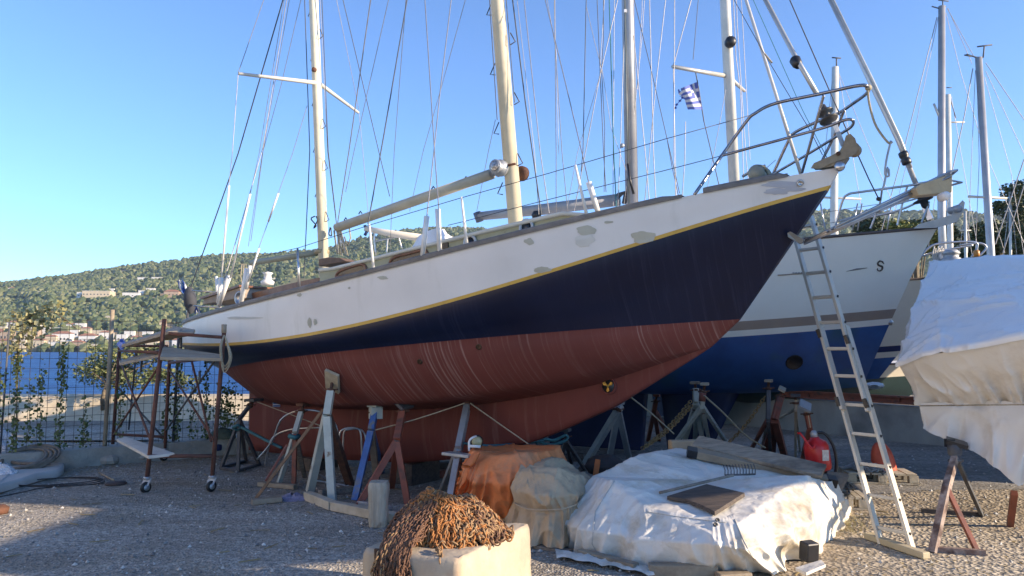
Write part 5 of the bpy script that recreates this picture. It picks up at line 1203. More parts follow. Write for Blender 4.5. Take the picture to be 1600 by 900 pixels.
MB().beam(gz(G(1456,860))+V((0,0,.02)),gz(G(1540,868))+V((0,0,.02)),.05,.04).build('foot_bar',oldm,st14); MB().beam(gz(G(1440,802))+V((0,0,.02)),gz(G(1537,808))+V((0,0,.02)),.05,.04).build('foot_bar',darkwood,st14)
mb=MB(); mb.lathe(k14-V((0,0,.03)),V((-.02,.1,1)),[(.03,-.03),(.06,-.02),(.06,.0),(.035,.01),(.055,.05),(.055,.10),(.04,.14)],10); mb.build('screw',darkst,st14)
mb=MB(); plate(mb,P(1495,692,6.55),(.2,-.2,1),.2,.16,.035,.3); mb.box(P(1484,692,6.55),(.06,.06,.07),.3); mb.build('pad',black,st14)
pole(gz(G(1578,822)),P(1585,770,6.6),.035,redox,'steel_post','short red steel post under the covered boat at the right edge','post',4)
for px,t0,d in ((1597,560,3.0),): pass

# timbers on the ground
def timber(p0,p1,w_,h_,m,label,name='timber'):
    a=gz(p0)+V((0,0,h_/2)); b=gz(p1)+V((0,0,h_/2)); o=MB().beam(a,b,w_,h_).build(name,m,bevel=.006); return tag(o,label,'timber')
timber(G(480,782),G(520,798),.09,.085,palewood,'short pale timber under the left leg of the tall white stand')
timber(G(521,798),G(640,822),.09,.085,palewood,'long pale timber running right from the tall white stand')
timber(G(393,789),G(440,785),.11,.05,wood,'flat weathered block under the leaning brown pole')
timber(G(405,760),G(462,765),.08,.05,wood,'low timber under the small pale stand')
timber(G(500,776),G(552,768),.1,.06,greywood,'grey timber under the third leg of the white stand')
timber(G(560,790),G(610,798),.05,.04,galv,'thin grey bar lying beside the blue stand','steel_bar')
mb=MB()
for y0 in (0,.12,.24): mb.beam(V((-1.3,9.6+y0*2,.05)),V((1.4,10.3+y0*2,.05)),.09,.08)
tag(MB().beam(V((-1.2,9.9,.05)),V((1.0,10.9,.05)),.14,.1).build('timber',darkwood,bevel=.005),'long dark timber on the ground beyond the keel','timber')
tag(MB().beam(V((-.9,9.35,.06)),V((.55,9.9,.06)),.1,.09).build('timber',redox,bevel=.005),'red painted timber lying just behind the keel','timber')
keel_blocks=[(-2.6,10.15),(-1.15,9.15),(-.2,8.5)]
for i,(x,y) in enumerate(keel_blocks):
    z=zkb((V((x-bx,y-by,0)).dot(aa)))
    tag(MB().box((x,y,z/2),(.5,.3,z),.95).build('keel_block',darkwood,bevel=.006),['dark keel block under the aft end of the keel','dark keel block under the middle of the keel','dark keel block under the forward end of the keel'][i],'block')
# bent steel tube frames between the stands
def frame(label,curves,r=.012):
    mb=MB()
    for c in curves: mb.tube(catmull([P(*p) for p in c],26),r,7)
    return tag(mb.build('tube_frame',steel),label,'metal frame')
frame('arched stainless tube frame with a low inner hoop behind the small pale stand',[[(402,718,9.3),(425,690,9.2),(440,655,9.1),(470,641,9.0),(505,645,9.0),(525,665,9.0),(528,690,9.0)],[(414,728,9.3),(424,688,9.2),(450,672,9.1),(500,668,9.0)]])
frame('twin-hooped stainless tube chair frame left of the blue stand',[[(530,735,8.9),(530,685,8.9),(536,671,8.9),(556,669,8.9),(564,680,8.9),(566,735,8.9)],[(536,740,9.1),(537,680,9.1),(545,671,9.1),(565,672,9.1),(572,690,9.1),(572,730,9.1)]])
tag(MB().tube([G(496,754)+V((0,0,.02)),G(545,762)+V((0,0,.02))],.012,6).tube([G(500,748)+V((0,0,.05)),G(540,770)+V((0,0,.02))],.01,6).build('steel_tube',steel),'pair of bright steel tubes lying on the ground behind the white stand','tube')
# rope tied between stands, teal rope, small sign
def cord(label,pts,r,m,name='rope',n=24,cat='rope'): return tag(MB().tube(catmull([P(*p) for p in pts],n),r,5).build(name,m),label,cat)
cord('thin rope running from the blue stand up to the grey galvanised stand',[(586,672,8.2),(650,655,8.1),(726,630,8.0)],.007,rope)
cord('thin rope slanting down from the grey galvanised stand to the orange tarpaulin',[(735,630,8.0),(780,662,7.9),(826,694,7.8)],.007,rope)
cord('thin rope crossing behind the small pale stand',[(402,628,9.9),(455,648,9.3),(500,665,8.6)],.006,rope)
cord('teal strap stretched from the stern stand to the small pale stand',[(378,668,9.7),(410,685,9.4),(440,700,9.2)],.02,bluestrap,'strap',cat='strap')
cord('blue-green strap across the grey galvanised stand toward the bow',[(714,691,7.8),(760,696,7.9),(800,694,8.1),(850,688,8.4)],.014,bluestrap,'strap',cat='strap')
cord('teal rope bundle tied at the half hidden grey stand',[(838,692,8.5),(850,686,8.6),(866,688,8.7),(884,680,8.75),(884,688,8.75),(860,695,8.7),(842,690,8.6)],.018,tealr)
sg=P(434,630,10.4)
mb=MB(); mb.use(whitep).box(sg,(.13,.01,.10),.3); mb.use(mat('sign_blue',(.02,.1,.42),None,5,.5))
for k,(ox,oz,w_,h_) in enumerate(((0,.034,.115,.018),(-.03,.0,.05,.02),(.035,-.0,.045,.018),(0,-.036,.115,.018))): mb.box(sg+V((ox,-.009+ox*.3,oz)),(w_,.006,h_),.3)
tag(mb.build('small_sign'),'small blue and white sign fixed under the ketch stern near the keel','sign')
mb=MB(); mb.tube([P(424,640,10.6),P(436,700,10.6)],.02,4,smooth=False); tag(mb.build('steel_bar',redox),'dark red bar standing behind the keel end near the small sign','pole')

# chains made of links
def link(mb,c,t,up,L_,W_,r,n=8,m=4):
    t=t.normalized(); s=t.cross(up); s=s.normalized() if s.length>1e-6 else t.orthogonal().normalized(); u=s.cross(t)
    o=len(mb.v); 
    for i in range(n):
        a=2*math.pi*i/n; ca,sa=math.cos(a),math.sin(a); sx=(L_-W_)/2*(1 if ca>0 else -1)
        cx=c+t*(ca*W_/2+sx)+s*(sa*W_/2); d=(t*ca+s*sa)
        for k in range(m):
            b_=2*math.pi*k/m; mb.v.append(tuple(cx+d*math.cos(b_)*r+u*math.sin(b_)*r))
    for i in range(n):
        for k in range(m): mb.f.append([o+i*m+k,o+i*m+(k+1)%m,o+((i+1)%n)*m+(k+1)%m,o+((i+1)%n)*m+k]); mb.m.append(mb.cur); mb.sm.append(True)
def chainalong(mb,pts,L_=.04,W_=.026,r=.0045):
    pts=[V(p) for p in pts]; acc=0; i=0; pos=pts[0]; k=0; pitch=L_-2*r*1.3
    seg=[(pts[j+1]-pts[j]) for j in range(len(pts)-1)]; tot=sum(s_.length for s_ in seg); d=0
    while d<tot:
        q=d; j=0
        while j<len(seg)-1 and q>seg[j].length: q-=seg[j].length; j+=1
        t=seg[j].normalized(); c=pts[j]+t*q; up=V((0,0,1)) if abs(t.z)<.9 else V((1,0,0)); up=Matrix.Rotation((k%2)*1.57+.6+random.uniform(-.25,.25),3,t)@up
        link(mb,c,t,up,L_,W_,r); d+=pitch; k+=1
goldch=mat('rusty_chain_gold',(.45,.30,.14),(.22,.13,.06),30,.6,.4)
for a,b,lab in (((1010,697,9.2),(1082,632,9.8),'rusty chain slanting from the ground up to the pale grey stand, lower of two'),((1004,700,9.3),(1078,628,9.9),'rusty chain slanting up to the pale grey stand, upper of two'),((1140,690,9.9),(1196,618,9.6),'rusty chain from the ground to the head of the black pipe stand')):
    mb=MB(); A=P(*a); Bq=P(*b); chainalong(mb,[A.lerp(Bq,t)-V((0,0,.05*math.sin(math.pi*t))) for t in np.linspace(0,1,14)],.06,.04,.007); tag(mb.build('chain',goldch),lab,'chain')
mb=MB(); chainalong(mb,[P(512,650,8.1),P(516,690,8.05),P(524,715,8.1)],.045,.03,.006); tag(mb.build('chain',rust),'short rusty chain hanging on the tall white stand','chain')
cord('light rope slanting down from the pale stands pair to the right',[(1100,618,9.6),(1130,645,9.7),(1165,680,9.8),(1196,700,9.8)],.012,rope)
cord('light rope slanting left across the gap in the dark blue keel',[(986,621,9.2),(1020,648,9.3),(1053,678,9.4)],.010,rope)
# yellowish block of foam/wood behind the white tarpaulin
tag(MB().box(P(1073,700,7.7)+V((0,0,-.05)),(.36,.12,.26),.15).build('plywood_box',mat('plywood',(.50,.38,.25),(.4,.3,.2),5,.8,0,.2),bevel=.012),'light plywood box standing behind the white tarpaulin heap','box')

# ---- ladder ----
ld=thing('ladder','long aluminium extension ladder leaning against the bow of the ketch','ladder',tuple(gz(G(1402,858))))
Fr=G(1427,862); Fl=G(1377,851); Tr=P(1272,338,7.35); Tl=Tr+(Fl-Fr)
axl=(Tr-Fr).normalized(); wv_=(Fl-Fr).normalized(); nl_=axl.cross(wv_).normalized()
if nl_.y>0: nl_=-nl_
alul=mat('ladder_aluminium',(.52,.49,.42),(.44,.41,.35),4,.42,.25)
LL=(Tr-Fr).length
s_mid=.60
for a,b,lo,hi,off in ((Fr,Tr,0,s_mid+.02,0),(Fl,Tl,0,s_mid+.02,0),(Fr,Tr,.36,1,.035),(Fl,Tl,.36,1,.035)):
    inn=(wv_ if a is Fr else -wv_)*(.012 if off else 0)
    MB().beam(a.lerp(b,lo)+nl_*off+inn,a.lerp(b,hi)+nl_*off+inn,.028,.065,nl_).build('rail',alul,ld,bevel=.003)
i=0; q=.14
while q<LL-.1:
    t=q/LL; off=.035 if t>.42 else 0
    MB().beam(Fr.lerp(Tr,t)+nl_*off,Fl.lerp(Tl,t)+nl_*off,.030,.028,axl).build('rung',alul,ld,bevel=.003)
    for e_,s2 in ((Fr.lerp(Tr,t),1),): MB().beam(e_+nl_*(off)-wv_*.016,e_+nl_*(off)-wv_*.022,.022,.022,axl).build('rung_plug',black,ld)
    q+=.268
for t,e_ in ((.37,Fr),(.56,Fr),(.37,Fl),(.58,Fl)):
    T_=Tr if e_ is Fr else Tl; MB().beam(e_.lerp(T_,t)+nl_*.06,e_.lerp(T_,t+.025)+nl_*.075,.03,.03,nl_).build('latch',black,ld)
MB().beam(gz(G(1355,843))+V((0,0,.03)),gz(G(1448,874))+V((0,0,.03)),.07,.05).build('stabiliser',mat('ladder_foot',(.50,.42,.28),(.4,.34,.22),5,.7),ld,bevel=.006)

# ---- fire extinguisher on plank heap ----
ex=thing('fire_extinguisher','large red wheeled-type fire extinguisher bottle with black hose behind the white tarpaulin','fire extinguisher',tuple(P(1279,735,7.3)))
redp=mat('gloss_red',(.62,.02,.02),(.55,.018,.018),3,.28); eb=P(1281,734,7.3); eh=P(1273,686,7.3)-eb; hh=eh.length; eu=eh.normalized()
MB().lathe(eb,eu,[(.10,0),(.112,.02),(.115,.06),(.115,hh*.75),(.10,hh*.9),(.05,hh),(.04,hh+.02)],24).build('cylinder',redp,ex)
hv=eb+eu*(hh+.01); MB().lathe(hv,eu,[(.035,0),(.035,.05),(.02,.07),(0,.075)],12).tube([hv+eu*.03,hv+eu*.04+V((.07,0,.02))],.012,6).build('valve',galv,ex)
MB().tube(catmull([hv+eu*.04,hv+V((.08,-.02,.05)),hv+V((.16,-.03,-.06)),hv+V((.19,-.03,-.22)),hv+V((.17,-.02,-.36)),hv+V((.12,0,-.40))],26),.014,8).build('hose',black,ex)
for o_ in (0,.045): MB().tube(catmull([P(1247+o_*60,677,7.28-o_),P(1252,679,7.28-o_),P(1268,700,7.2-o_),P(1273,696,7.2-o_)],14),.012,6).build('handle_bar',redp,ex)
MB().box(eb+eu*hh*.52+V((.035,-.112,0)),(.07,.006,.10),.25).build('label_plate',mat('label_white',(.7,.66,.58),(.5,.42,.38),40,.6),ex)

# ---- orange buoy-ish float on pallet, pallets and chains ----
def pallet(label,c,rz,w_=.9,d_=.6,m=palewood):
    t=thing('pallet',label,'pallet',tuple(c),rz,'wooden pallets'); M=Matrix.Translation(c)@Matrix.Rotation(rz,4,'Z')
    for j in (-1,0,1):
        MB().box(M@V((0,j*(d_/2-.04),.012)),(w_,.08,.02),rz).build('bottom_board',m,t)
        for i in (-1,0,1): MB().box(M@V((i*(w_/2-.06),j*(d_/2-.04),.065)),(.1,.08,.08),rz).build('block',m,t,bevel=.003)
    for i in range(6): MB().box(M@V(((i-2.5)*w_/6.2,0,.117)),(w_/7.5,d_,.02),rz).build('top_board',m,t)
    return t
pc=gz(G(1370,752)); pallet('wooden pallet under the orange float, seen through the ladder',pc,-.18,.80,.5)
def ropepile(label,c,rx_,ry_,h_,m,n,r=.008,name='chain_heap',chain=False,cat='chain'):
    mb=MB()
    for k in range(n):
        a=random.random()*6.28; p=[]
        for j in range(14):
            a+=random.uniform(.25,.6); rr=random.uniform(.3,1); p.append(c+V((rx_*rr*math.cos(a),ry_*rr*math.sin(a),h_*(1-rr**2)*random.uniform(.6,1)+.01)))
        pts=catmull(p,40)
        if chain: chainalong(mb,pts,.04,.026,.005)
        else: mb.tube(pts,r,5)
    return tag(mb.build(name,m),label,cat)
ropepile('grey galvanised chain heaped on the pallet by the orange float',pc+V((-.14,0,.13)),.24,.2,.09,galv,7,chain=True)
mb=MB(); cf=pc+V((.13,.02,.13)); rows=[]
for i in range(15):
    t=i/14; z=.34*t; r_=(.17*math.sqrt(max(0,1-(t*1.0)**2.4))+.003); rows.append([cf+V((r_*.85*math.cos(q)+(-.02+.0*t)-.05*t,r_*.5*math.sin(q),z)) for q in np.linspace(0,6.283,19)[:-1]])
mb.grid(rows,closed=True); of=mb.build('fender_float',mat('orange_float',(.62,.10,.05),(.48,.07,.04),6,.5,0,.1)); tag(of,'orange-red plastic float standing on the pallet behind the ladder','float')
pc2=gz(G(1318,792)); pallet('small dark pallet corner right behind the white tarpaulin',pc2,-.2,.42,.4)
ropepile('dark rope heap on the pallet right behind the white tarpaulin',pc2+V((-.05,0,.13)),.2,.16,.14,mat('dark_rope',(.12,.11,.10),(.07,.065,.06),40,.9),8,.01,'rope_heap',False,'rope')
ropepile('frayed pale rope lying by the foot of the fire extinguisher',P(1268,734,7.05),.11,.08,.05,ropew,4,.009,'rope_heap',False,'rope')

# ---- white tarpaulin heap ----
tarpw=creasemat('white_tarpaulin',(.70,.67,.61),(.60,.57,.51),.55,4.0,.42,(.45,.37,.26),.3,2.2,(.52,.70))
base=[G(870,835),G(900,866),G(985,888),G(1100,898),G(1215,900),G(1290,860),G(1328,800),G(1306,772),G(1150,755),G(1000,762),G(905,788)]
mid2=[P(872,812,6.3),P(905,826,5.9),P(1005,845,5.55),P(1108,850,5.25),P(1172,860,5.15),P(1272,815,5.75),P(1318,782,6.9),P(1298,756,7.2),P(1150,745,7.6),P(1000,745,7.6),P(905,765,6.9)]
top2=[P(925,742,6.5),P(955,752,6.15),P(1012,793,5.75),P(1105,806,5.5),P(1150,818,5.38),P(1262,742,6.35),P(1311,760,6.95),P(1262,737,7.1),P(1150,716,7.3),P(1056,701,7.3),P(985,714,6.8)]
top3=[p.lerp(P(1110,752,6.4),.45) for p in top2]
mb=drape([top3,top2,mid2,[b+V((0,0,.005)) for b in base]],N=528,rings=(14,16,20),amp=.025,fold=.085,foldn=36,seed=21,freq=1.7,sharp=True)
bvT=BVHTree.FromPolygons([V(v) for v in mb.v],mb.f)
def onT(px,py,lift=0.0):
    h=hit(px,py,0,bvT); return (h[0] if h else P(px,py,6.5))+V((0,0,lift))
wt=tag(mb.build('white_tarpaulin',tarpw),'large dirty white tarpaulin draped over a heap, board and rake lying on it','tarpaulin'); INV[wt.name]=Matrix.Translation(-wt.location)
def onseam(pts,r,m,name):
    q=[]
    for i in range(len(pts)-1):
        for k in range(14):
            t=k/14; q.append(onT(pts[i][0]+(pts[i+1][0]-pts[i][0])*t,pts[i][1]+(pts[i+1][1]-pts[i][1])*t,.003))
    MB().tube(q,r,5).build(name,m,wt)
seamm=mat('tarp_seam',(.5,.49,.46),(.36,.35,.32),30,.7)
onseam([(960,752),(930,800),(925,850),(935,868)],.004,seamm,'seam'); onseam([(1148,812),(1162,845),(1180,880)],.004,seamm,'seam'); onseam([(1010,800),(1060,808),(1140,818)],.003,seamm,'seam')
for x,y in ((1121,813),(1118,820)):
    MB().lathe(onT(x,y,0)+V((0,-.004,.0)),V((.1,-.8,.5)),[(.018,0),(.018,.005),(.009,.006),(.008,.001),(0,.001)],12).build('eyelet',black,wt)
hemloop=[(888,880),(905,872),(935,866),(960,882),(985,893),(960,894),(930,892),(905,890)]
mb=MB(); rows=[]
for i in range(16):
    t=i/15; a=gz(G(868+150*t,868+30*t)); rows.append([a+V((0,-.12+.03*k+.01*nz((i,k,0),.9),.012+.05*abs(math.sin(i*.9+k*1.1))*(1-abs(k-3)/5))) for k in range(8)])
mb.grid(rows); tag(mb.build('tarpaulin_hem',tarpw),'crumpled loose hem of white tarpaulin lying on the ground at front left','tarpaulin')
mb=MB(); mb.beam(gz(G(905,868))+V((0,-.08,.05)),gz(G(992,892))+V((0,-.06,.05)),.07,.025); tag(mb.build('batten',wood,bevel=.004),'narrow wooden batten weighing down the white tarpaulin at its front left','plank')
tag(MB().beam(G(1012,896)+V((0,-.05,.04)),G(1118,898)+V((0,-.05,.04)),.09,.09).build('timber',wood,bevel=.008),'squared timber in front of the white tarpaulin at the bottom edge','timber')
tag(MB().beam(G(1120,908)+V((0,-.02,.03)),G(1170,905)+V((0,-.02,.03)),.09,.06).build('timber',wood,bevel=.008),'short timber end at the bottom edge right of the squared timber','timber')
bc=P(1264,861,5.45); tag(MB().box(bc,(.11,.09,.135),.35,.1).build('rubber_block',black,bevel=.012),'black rubber block holding down the right side of the white tarpaulin','block')
tag(MB().slab([V((p.x,p.y,p.z)) for p in (P(1243,889,5.25),P(1283,877,5.35),P(1290,884,5.25),P(1260,897,5.1))],(0,0,.01)).build('tarpaulin_flap',tarpw),'pale flap of tarpaulin lying beside the black rubber block','tarpaulin')
# board on top
hp_=[onT(x,y) for x,y in ((1045,783),(1075,775),(1108,765),(1135,770),(1160,776),(1116,800),(1098,790),(1085,782))]
A_m=np.array([[p.x,p.y,1] for p in hp_]); co_=np.linalg.lstsq(A_m,np.array([p.z for p in hp_]),rcond=None)[0]
res=max(p.z-(co_[0]*p.x+co_[1]*p.y+co_[2]) for p in hp_)
def onplane(px,py):
    r=ray(px,py); c_=co_[2]+res+.022; k=(c_-CAMZ)/(r.z-co_[0]*r.x-co_[1]*r.y); return V((r.x*k,r.y*k,CAMZ+r.z*k))
bd=[onplane(x,y) for x,y in ((1042,778),(1104,759),(1164,773),(1117,803),(1098,793),(1072,783))]; n_=(bd[1]-bd[0]).cross(bd[2]-bd[0]).normalized(); n_=n_ if n_.z>0 else -n_
tag(MB().slab([p for p in bd],n_*.016).build('wooden_board',darkwood,bevel=.004),'dark curved-edge wooden board lying on top of the white tarpaulin','board')
# rake
rk=thing('rake','garden rake with wooden handle and metal tines lying on the white tarpaulin','rake',tuple(P(1100,760,6.2)))
hA=onT(1031,776,.03); hB=onT(1146,752,.05); hM=onplane(1090,762)+V((0,0,.03)); hB.z=max(hB.z,hM.z+.01)
MB().tube([hA,hB],.012,8).build('handle',greywood,rk)
c0=hB+V((-.07,.0,.0)); c1=hB+V((.20,.05,.0)); mb=MB(); mb.tube([c0,c1],.008,6); mb.build('rake_bar',darkst,rk)
for k in range(11):
    p=c0.lerp(c1,k/10); MB().tube([p,p+V((-.004,-.02,.045)),p+V((-.012,.0,.085))],.0045,5).build('tine',darkst,rk)
# planks at the back of the heap
def plank(label,a,b,w_,h_,m,up=(0,0,1),name='plank'): return tag(MB().beam(a,b,w_,h_,up).build(name,m,bevel=.005),label,'plank')
plank('long wide grey plank across the back of the white tarpaulin, upper of the stack',onT(1090,708,.11)+V((-.02,0,0)),onT(1288,753,.09),.20,.035,mat('brown_grey_plank',(.36,.30,.23),(.20,.165,.125),6,.8,0,.4,14,(1,6,6),c3=(.09,.07,.055),s3=2.5),(0,-.5,1))
plank('lower grey plank with blackened ends under the wide plank',LA:=onT(1076,716,.06),LB:=onT(1306,762,.05),.10,.07,mat('plank_worn',(.30,.24,.17),(.2,.16,.12),5,.8,0,.4),(0,-.3,1))
tag(MB().beam(LA-(LB-LA)*.01,LA+(LB-LA)*.06,.105,.075,(0,-.3,1)).build('end_cap',black,bevel=.004),'black tape wrapped on the left end of the lower plank','tape')
tag(MB().beam(LB-(LB-LA)*.06,LB+(LB-LA)*.005,.107,.078,(0,-.3,1)).build('end_cap',black,bevel=.004),'black tape wrapped on the right end of the lower plank','tape')
tag(MB().slab([P(1232,726,7.0),P(1245,718,7.1),P(1262,734,7.05),P(1250,738,6.95)],(0,0,.006)).slab([P(1222,722,7.0),P(1262,730,7.0),P(1256,735,6.95)],(0,0,.006)).build('metal_sheet',galv),'bent grey metal sheet scrap lying on the wide plank','metal scrap')
tag(MB().slab([P(1296,738,7.0),P(1326,742,7.0),P(1315,765,6.9),P(1303,768,6.85),P(1290,750,6.9)],(0,.01,.01)).build('rusty_sheet',mat('rusty_sheet',(.22,.17,.13),(.13,.1,.08),7,.8)),'folded rusty brown sheet hanging off the plank ends','metal scrap')

# ---- tan cover ----
tanc=creasemat('tan_cover',(.50,.37,.245),(.40,.29,.19),.7,4.5,.42,(.2,.16,.12),.3,2.5,(.55,.75))
b_=[G(800,845),G(835,857),G(882,858),G(905,838),G(925,815),G(925,785),G(880,770),G(815,780),G(800,805)]
w_l2=[P(806,800,6.4),P(838,805,6.1),P(885,803,6.05),P(902,790,6.2),P(912,775,6.6),P(915,755,7.1),P(880,745,7.3),P(825,750,7.3),P(808,770,6.9)]
neck=[P(808,762,6.5),P(835,772,6.15),P(870,775,6.1),P(900,768,6.25),P(915,755,6.6),P(915,742,7.1),P(880,735,7.3),P(825,738,7.3),P(812,748,6.9)]
topt=[P(812,738,6.6),P(832,730,6.4),P(868,728,6.35),P(896,738,6.45),P(912,745,6.7),P(905,735,7.1),P(880,718,7.1),P(850,718,7.1),P(822,724,6.9)]
cc_=sum(w_l2,V((0,0,0)))/9; w_l2=[V((cc_.x+(p.x-cc_.x)*.86,cc_.y+(p.y-cc_.y)*.86,p.z)) for p in w_l2]
neck=[V((cc_.x+(p.x-cc_.x)*1.06,cc_.y+(p.y-cc_.y)*1.06,p.z)) for p in neck]
mb=drape([topt,neck,w_l2,b_],N=320,rings=(10,8,16),amp=.045,fold=.10,foldn=30,seed=33,freq=2.5); tag(mb.build('tan_cover',tanc),'tan fabric cover tied over an engine between the orange and white tarpaulins','cover')
cord('thin cord tied round the waist of the tan cover',[(803,786,6.35),(822,795,6.1),(850,797,5.98),(880,795,5.95),(902,788,6.1)],.006,tanc,'cord')
tag(MB().beam(gz(G(822,852)),gz(G(890,864)),.07,.03).build('batten',greywood,bevel=.004),'thin grey batten on the ground in front of the tan cover','plank')
# ---- orange tarp ----
orat=creasemat('orange_tarpaulin',(.82,.26,.10),(.66,.20,.075),.65,4.2,.42,(.42,.22,.13),.3,2.2,(.5,.7))
b_=[G(716,790),G(735,806),G(800,815),G(850,800),G(875,780),G(870,760),G(800,752),G(725,765)]
topo=[P(738,706,7.2),P(752,712,7.0),P(800,712,6.9),P(838,708,7.0),P(866,704,7.3),P(866,695,7.9),P(800,696,8.1),P(745,700,7.9)]
mdo=[P(726,745,7.1),P(745,752,6.85),P(800,755,6.7),P(845,748,6.85),P(872,738,7.2),P(872,730,7.8),P(800,725,8.0),P(735,730,7.8)]
mb=drape([topo,mdo,b_],N=320,rings=(12,14),amp=.045,fold=.15,foldn=30,seed=41,freq=1.8); tag(mb.build('orange_tarpaulin',orat),'faded orange tarpaulin draped over a crate under the ketch bow','tarpaulin')
mb=MB(); rows=[]
for i in range(8):
    t=i/7; rows.append([P(728+22*t+10*(1-t)*math.cos(q)*(.6+.4*nz((i,k,0),1.1)),729-22*t+9*(.3+.7*math.sin(math.pi*t))*math.sin(q),6.95-.05*math.cos(q)) for k,q in enumerate(np.linspace(0,6.28,13)[:-1])])
mb.grid(rows,closed=True); tag(mb.build('tarpaulin_knot',mat('orange_bright',(.6,.17,.05),(.45,.12,.04),6,.6,0,.4)),'bunched bright orange knot at the top left of the orange tarpaulin','tarpaulin')
# work lamp on the stand
lp=P(745,690,7.6); wk=thing('work_lamp','small round work lamp with white clamp fixed on the grey galvanised stand','lamp',tuple(lp))
MB().lathe(lp,V((.3,-1,.1)),[(.02,-.05),(.06,-.03),(.068,.0),(.06,.008)],20).build('housing',black,wk); MB().lathe(lp+V((.003,-.012,0)),V((.3,-1,.1)),[(.055,0),(.045,.01),(0,.012)],20).build('lens',mat('lamp_lens',(.5,.42,.22),(.4,.34,.18),30,.3),wk)
MB().tube(catmull([P(733,705,7.5),P(733,690,7.5),P(738,684,7.5),P(744,682,7.55)],10),.012,6).tube([P(733,697,7.5),P(751,698,7.5)],.016,6).build('clamp',whitep,wk)
plank('short grey board clamped to the galvanised stand by the orange tarpaulin',P(696,708,7.55),P(738,713,7.3),.11,.03,galv,name='bracket_board')
# black bag
mb=MB(); rows=[]
cb=P(945,728,7.4)
for i in range(11):
    t=i/10; r_=math.sin(math.pi*t)**.45; rows.append([cb+V((-.20+.40*t,(.13*r_)*math.cos(q),(.11*r_)*math.sin(q)*(1+.25*nz((i,k,3),.8))-.0*t)) for k,q in enumerate(np.linspace(0,6.28,17)[:-1])])
mb.grid(rows,closed=True); bg=mb.build('black_bag',mat('black_cloth',(.02,.02,.022),(.012,.012,.014),9,.7,0,.4)); tag(bg,'black holdall with an orange stripe between the tan cover and white tarpaulin','bag')
sb=MB().beam(cb+V((-.08,-.125,.08)),cb+V((-.11,-.125,-.09)),.012,.05,(1,0,0)); sb.mats=[mat('orange_band',(.5,.14,.04),None,9,.7)]
o=sb.build('stripe'); o.data.transform(Matrix.Translation(-bg.location)); o.parent=bg

# ---- concrete block with the chain heap ----
def gauss_block():
    z=.45; T=[V((-.86,4.42,z)),V((-.29,4.17,z)),V((.115,5.0,z)),V((-.46,5.26,z))]
    mb=MB(); rows=[]
    N_=64
    top=linpts(T,N_)
    for j in range(16):
        t=j/15; zz=z*(1-t)-.02*t; row=[]
        for i,p in enumerate(top):
            q=V((p.x,p.y,zz)); c=V((-.37,4.7,0)); d=(q-V((c.x,c.y,q.z))); d.normalize(); q+=d*(.022*nz(q,4,1)+.010*nz(q,13,2)+.01*t-.016*max(0,1-abs(zz-z)/.035))+V((0,0,.012*nz(q,9,6))); row.append(q)
        rows.append(row)
    c=sum(T,V((0,0,0)))/4; pre=[]
    for k in range(12):
        f=k/12; pre.append([V((c.x,c.y,z)).lerp(V((p.x,p.y,z)),max(f,.01))+V((0,0,.008*nz(p*f,6,4))) for p in top])
    mb.grid(pre+rows,closed=True,smooth=True); return mb
blockm=mat('pale_rendered_block',(.52,.43,.31),(.38,.31,.235),2.6,.9,0,.35,22,c3=(.42,.28,.19),s3=2.2,t3=(.55,.68))
tag(gauss_block().build('concrete_block',blockm),'pale concrete block in the foreground under the rusty chain heap','concrete block')
chm=[mat('chain_dark_rust',(.20,.10,.06),(.10,.052,.033),30,.7,.3,.3),mat('chain_sunlit_rust',(.44,.18,.055),(.25,.10,.035),30,.75,.2,.3),mat('chain_tan',(.40,.25,.13),(.24,.14,.075),30,.7,.3,.3)]
mb=MB(); pc_=V((-.40,4.75,.45))
def mound(x,y):
    u=(x-pc_.x)/.36; v=(y-pc_.y)/.32; r2=u*u+v*v
    return .45+.205*max(0,1-r2)**.75*(1+.55*nz((x,y,0),5.5,3))*(1-.22*u)
def surf(x,y):
    # top of block or, past its front-left edge, the hanging curtain
    return mound(x,y)
random.seed(5)
for k in range(300):
    a=random.random()*6.28; rr_=random.random()**.5; x=pc_.x+.33*rr_*math.cos(a); y=pc_.y+.28*rr_*math.sin(a); a+=random.uniform(-3,3); p=[]
    ln=random.randint(7,15); da=random.uniform(-.25,.25)
    for j in range(ln):
        z=surf(x,y); p.append(V((x,y,z+random.uniform(-.012,.03)))); a+=da+random.uniform(-.75,.75); x+=.030*math.cos(a); y+=.028*math.sin(a)
        u=(x-pc_.x)/.40; v=(y-pc_.y)/.34
        if u*u+v*v>1: break
    if len(p)>2:
        xm=p[len(p)//2].x; mb.use(chm[0 if xm<-.58 else random.choices([0,1,2],[.1,.75,.15] if xm<-.30 else [.3,.25,.45])[0]]); chainalong(mb,catmull(p,len(p)*3),.044,.033,.0060)  # orange rust massed mid-heap also paints in the sunlit patch
